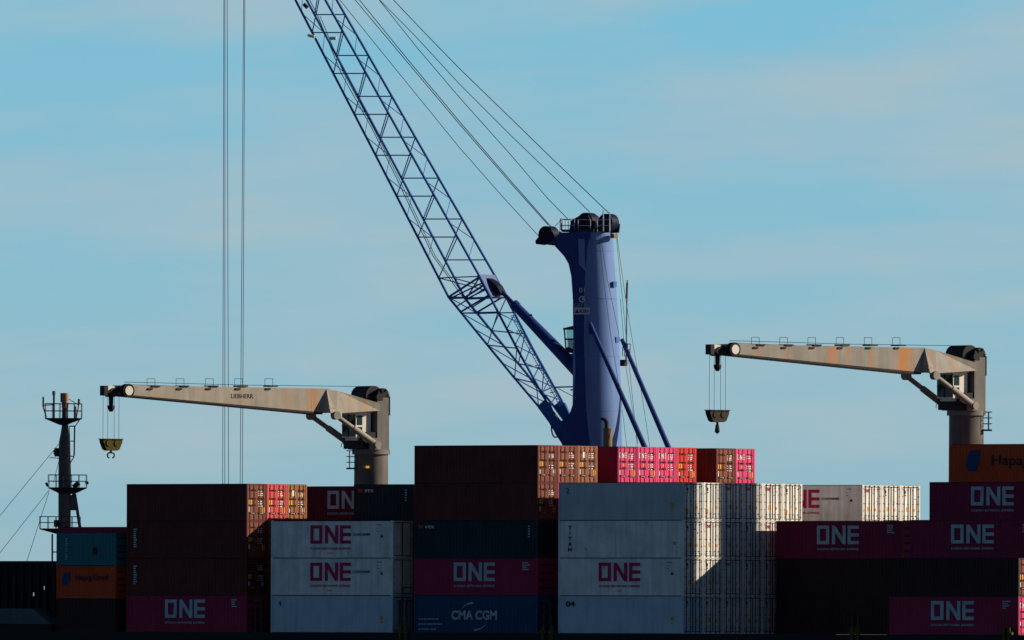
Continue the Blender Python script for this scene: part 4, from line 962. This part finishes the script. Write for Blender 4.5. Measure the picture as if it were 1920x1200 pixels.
# knee: heavy braces between the upper chords and the bend
LB = MB()
for sg in (1, -1):
    def q_(f_, y): t = f_(y).copy(); t.y *= sg; return t
    lac(q_(NC3, 519), q_(NC1, 557), .095); lac(q_(NC3, 530), q_(NC1, 560), .07); lac(q_(NC3, 553), q_(NC1, 585), .085); lac(q_(NC3, 540), q_(NC1, 575), .06)
    lac(q_(NC1, 521), q_(NC3, 545), .045); lac(q_(NC1, 560), q_(NC3, 557), .05); lac(q_(NC1, 587), q_(NC3, 585), .05)
lac(NC1(557), fr(NC1, 557), .07); lac(NC1(587), fr(NC1, 587), .05); lac(NC1(557), fr(NC1, 587), .04); lac(NC3(519), fr(NC3, 519), .07); lac(NC3(519), fr(NC1, 560), .06)
LB.build('knee_brace', 'boom_blue', hc)
# lower boom lacing
LB = MB()
pairs = [(587, 585), (647, 653), (709, 719), (762, 752)]
for sg, off in ((1, 0), (-1, -28)):
    def q_(f_, y): t = f_(y).copy(); t.y *= sg; return t
    for i, (a, b) in enumerate(pairs):
        lac(q_(NC1, a+off), q_(NC3, b+off))
        if i+1 < len(pairs): lac(q_(NC3, b+off), q_(NC1, pairs[i+1][0]+off), .045)
for a, b in ((587, 617), (617, 647), (647, 680), (680, 709), (709, 738), (738, 762)):
    lac(NC1(a), fr(NC1, b), .042); lac(fr(NC3, a), NC3(b), .045); lac(NC3(a), fr(NC3, b-12), .04)
LB.build('lower_lacing', 'boom_blue', hc)
# foot plates on both sides, node box that carries the cylinder
for sg in (1, -1):
    fp = [(1008, 762), (1022, 750), (1030, 756), (1040, 778), (1050, 790), (1062, 786), (1068, 800), (1050, 822), (1042, 812), (1030, 792)]
    pf = [h2(a, b, 1.17) for a, b in fp]
    MB().prism(pf, sg*1.27, sg*1.05).build('boom_foot', 'boom_blue', hc)
npl = [NC3(515), fr(NC3, 515), fr(NC3, 557), NC3(557)]
off_ = Vector((.10, 0, -.06)); npl = [p+off_*-.6 for p in npl]
MB().add(npl+[p+off_*2 for p in npl], [(0, 1, 2, 3), (7, 6, 5, 4)]+[(i, 4+i, 4+(i+1) % 4, (i+1) % 4) for i in range(4)]).build('node_plate', 'crane_pale', hc)
MB().prism([h2(a, b, 0) for a, b in ((914, 520), (926, 526), (937, 536), (944, 549), (939, 554), (929, 547), (920, 536))], .42, -.42).build('cylinder_mount', 'crane_navy', hc)
# ladder and hoses running inside the boom
o = MB(); o.path([h3(596, 30), h3(640, 138), h3(697, 240), h3(744, 335), h3(812, 480), h3(870, 560), h3(985, 700), h3(1052, 790)], .035, 5)
o.path([h3(600, 30), h3(644, 136), h3(700, 240), h3(748, 335), h3(816, 480), h3(874, 560)], .03, 5); o.path([h3(596-205, 30-400), h3(596, 30)], .035, 5)
o.build('hose', 'rope', hc)
o = MB(); l0, l1 = h3(958, 592, -.4), h3(1050, 762, -.4); l2, l3 = h3(962, 591, -.4), h3(1054, 760, -.4)
o.tube(l0, l1, .03, 5); o.tube(l2, l3, .03, 5)
for i in range(40): o.tube(l0.lerp(l1, i/40), l2.lerp(l3, i/40), .02, 4)
for t in (.17, .55, .85): o.tube(l0.lerp(l1, t)+Vector((.25, 0, 0)), l2.lerp(l3, t), .05, 4)
o.build('ladder', 'boom_blue', hc)
o = MB(); o.tube(h3(1042, 726, -1.2), h3(1080, 725, -1.2), .06, 6); o.tube(h3(1046, 728, -1.2), h3(1080, 746, -1.2), .03, 5); o.tube(h3(1070, 731), h3(1080, 731), .06, 6); o.build('walkway', 'boom_blue', hc)
for a, b in (((578, 66), (590, 69)), ((619, 72), (631, 72))): MB().tube(h3(*a, 1.5), h3(*b, 1.5), .13, 8).build('boom_lamp', 'cab_white', hc)
o = MB(); o.tube(h3(570, 8), h3(576, 14), .16, 8); o.build('fitting', 'dark_steel', hc)
# ---- ropes
tip = (0, 0)
def ext(p, q, y): t = (y-p[1])/(q[1]-p[1]); return (p[0]+(q[0]-p[0])*t, y)
def ropeline(name, pts, b, r=.034, up=True):
    if up: pts = [ext(pts[0], pts[1], YT)]+pts
    MB().path([h3(x_, y_, b) for x_, y_ in pts], r, 5).build(name, 'rope', hc)
ropeline('luffing_rope', [(639, 2), (700, 78), (860, 275), (940, 366), (1013, 446)], .1, .028)
ropeline('luffing_rope', [(666, 0), (760, 112), (860, 231), (960, 346), (1028, 422)], .3)
ropeline('luffing_rope', [(674, 0), (760, 106), (860, 226), (960, 342), (1034, 426)], -.3)
ropeline('luffing_rope', [(711, 0), (780, 87), (860, 181), (960, 293), (1026, 371), (1064, 410)], .3, .030)
ropeline('luffing_rope', [(712, 0), (780, 69), (860, 156), (960, 256), (1078, 370), (1106, 398)], .2, .030)
ropeline('luffing_rope', [(738, 0), (790, 55), (860, 127), (960, 224), (1040, 302), (1142, 400)], 0, .034)
for pts, b in (([(1122, 437), (1131, 520), (1144, 620), (1163, 740), (1177, 850)], 2.0), ([(1125, 437), (1138, 520), (1159, 620), (1162, 640)], 1.9), ([(1155, 437), (1165, 540), (1177, 660), (1190, 785), (1196, 850)], -1.9),
               ([(1156, 437), (1170, 540), (1186, 640), (1205, 750), (1220, 850)], -1.9), ([(1163, 560), (1174, 690), (1196, 832)], -2.2)):
    ropeline('tower_rope', pts, b, .018, False)
# hoisting ropes falling from the boom head, far left
tipl = h2(392, YT)
for xt, xb in ((420.5, 417.5), (421.8, 421.5), (425, 428.5), (459, 450.3), (460.5, 454.5)):
    a = h3(xt, -300, 0); b = h3(xb, 905, 0); d = (b-a)/(905+300); MB().tube(a, a+d*(1195+300+200), .026, 5).build('hoist_rope', 'rope', hc)
pt = h3(440, -300); MB().prism([(pt.x-2, pt.z-.3), (pt.x+2.4, pt.z-.3), (pt.x+1.2, pt.z+2.6), (pt.x-1.5, pt.z+2.6)], .9, -.9).build('boom_head', 'crane_blue_deep', hc)
# spreader under the hoisting ropes, on the ground behind the ship
pl_ = h3(437, 905+480); MB().box(pl_.x-1.5, pl_.x+1.5, -6, 6, 3.0, 3.6).build('spreader', 'hook_yellow', hc)

# ------------------------------------------------------------------ quay, water, and unseen posts added beyond the frame to shade the reefers
MB().box(-900, 1500, 32.5, 400, -3, 2.5).build('quay', 'concrete').update_tag()
tag(bpy.data.objects['quay'], kind='structure')
mb = MB(); mb.add([(-9000, -9000, 0), (9000, -9000, 0), (9000, 9000, 0), (-9000, 9000, 0)], [(0, 1, 2, 3)]); w_ = mb.build('water', 'water'); w_.location.z = 0; tag(w_, kind='structure')
caster = empty('shade_caster', (40, 44, 2.5), 0, 'dark blue unseen posts added beyond the right edge to shade the white container ends', 'crane')
MB().tube((0, -3.6, 0), (0, -3.6, 60), 1.5, 24).build('shade_post', 'crane_blue_deep', caster, smooth=True)
MB().tube((0, 3.75, 0), (0, 3.75, 60), 1.68, 24).build('shade_post', 'crane_blue_deep', caster, smooth=True)
MB().box(-1, 1, -6, 6, 60, 62.5).build('shade_post_beam', 'crane_blue_deep', caster)
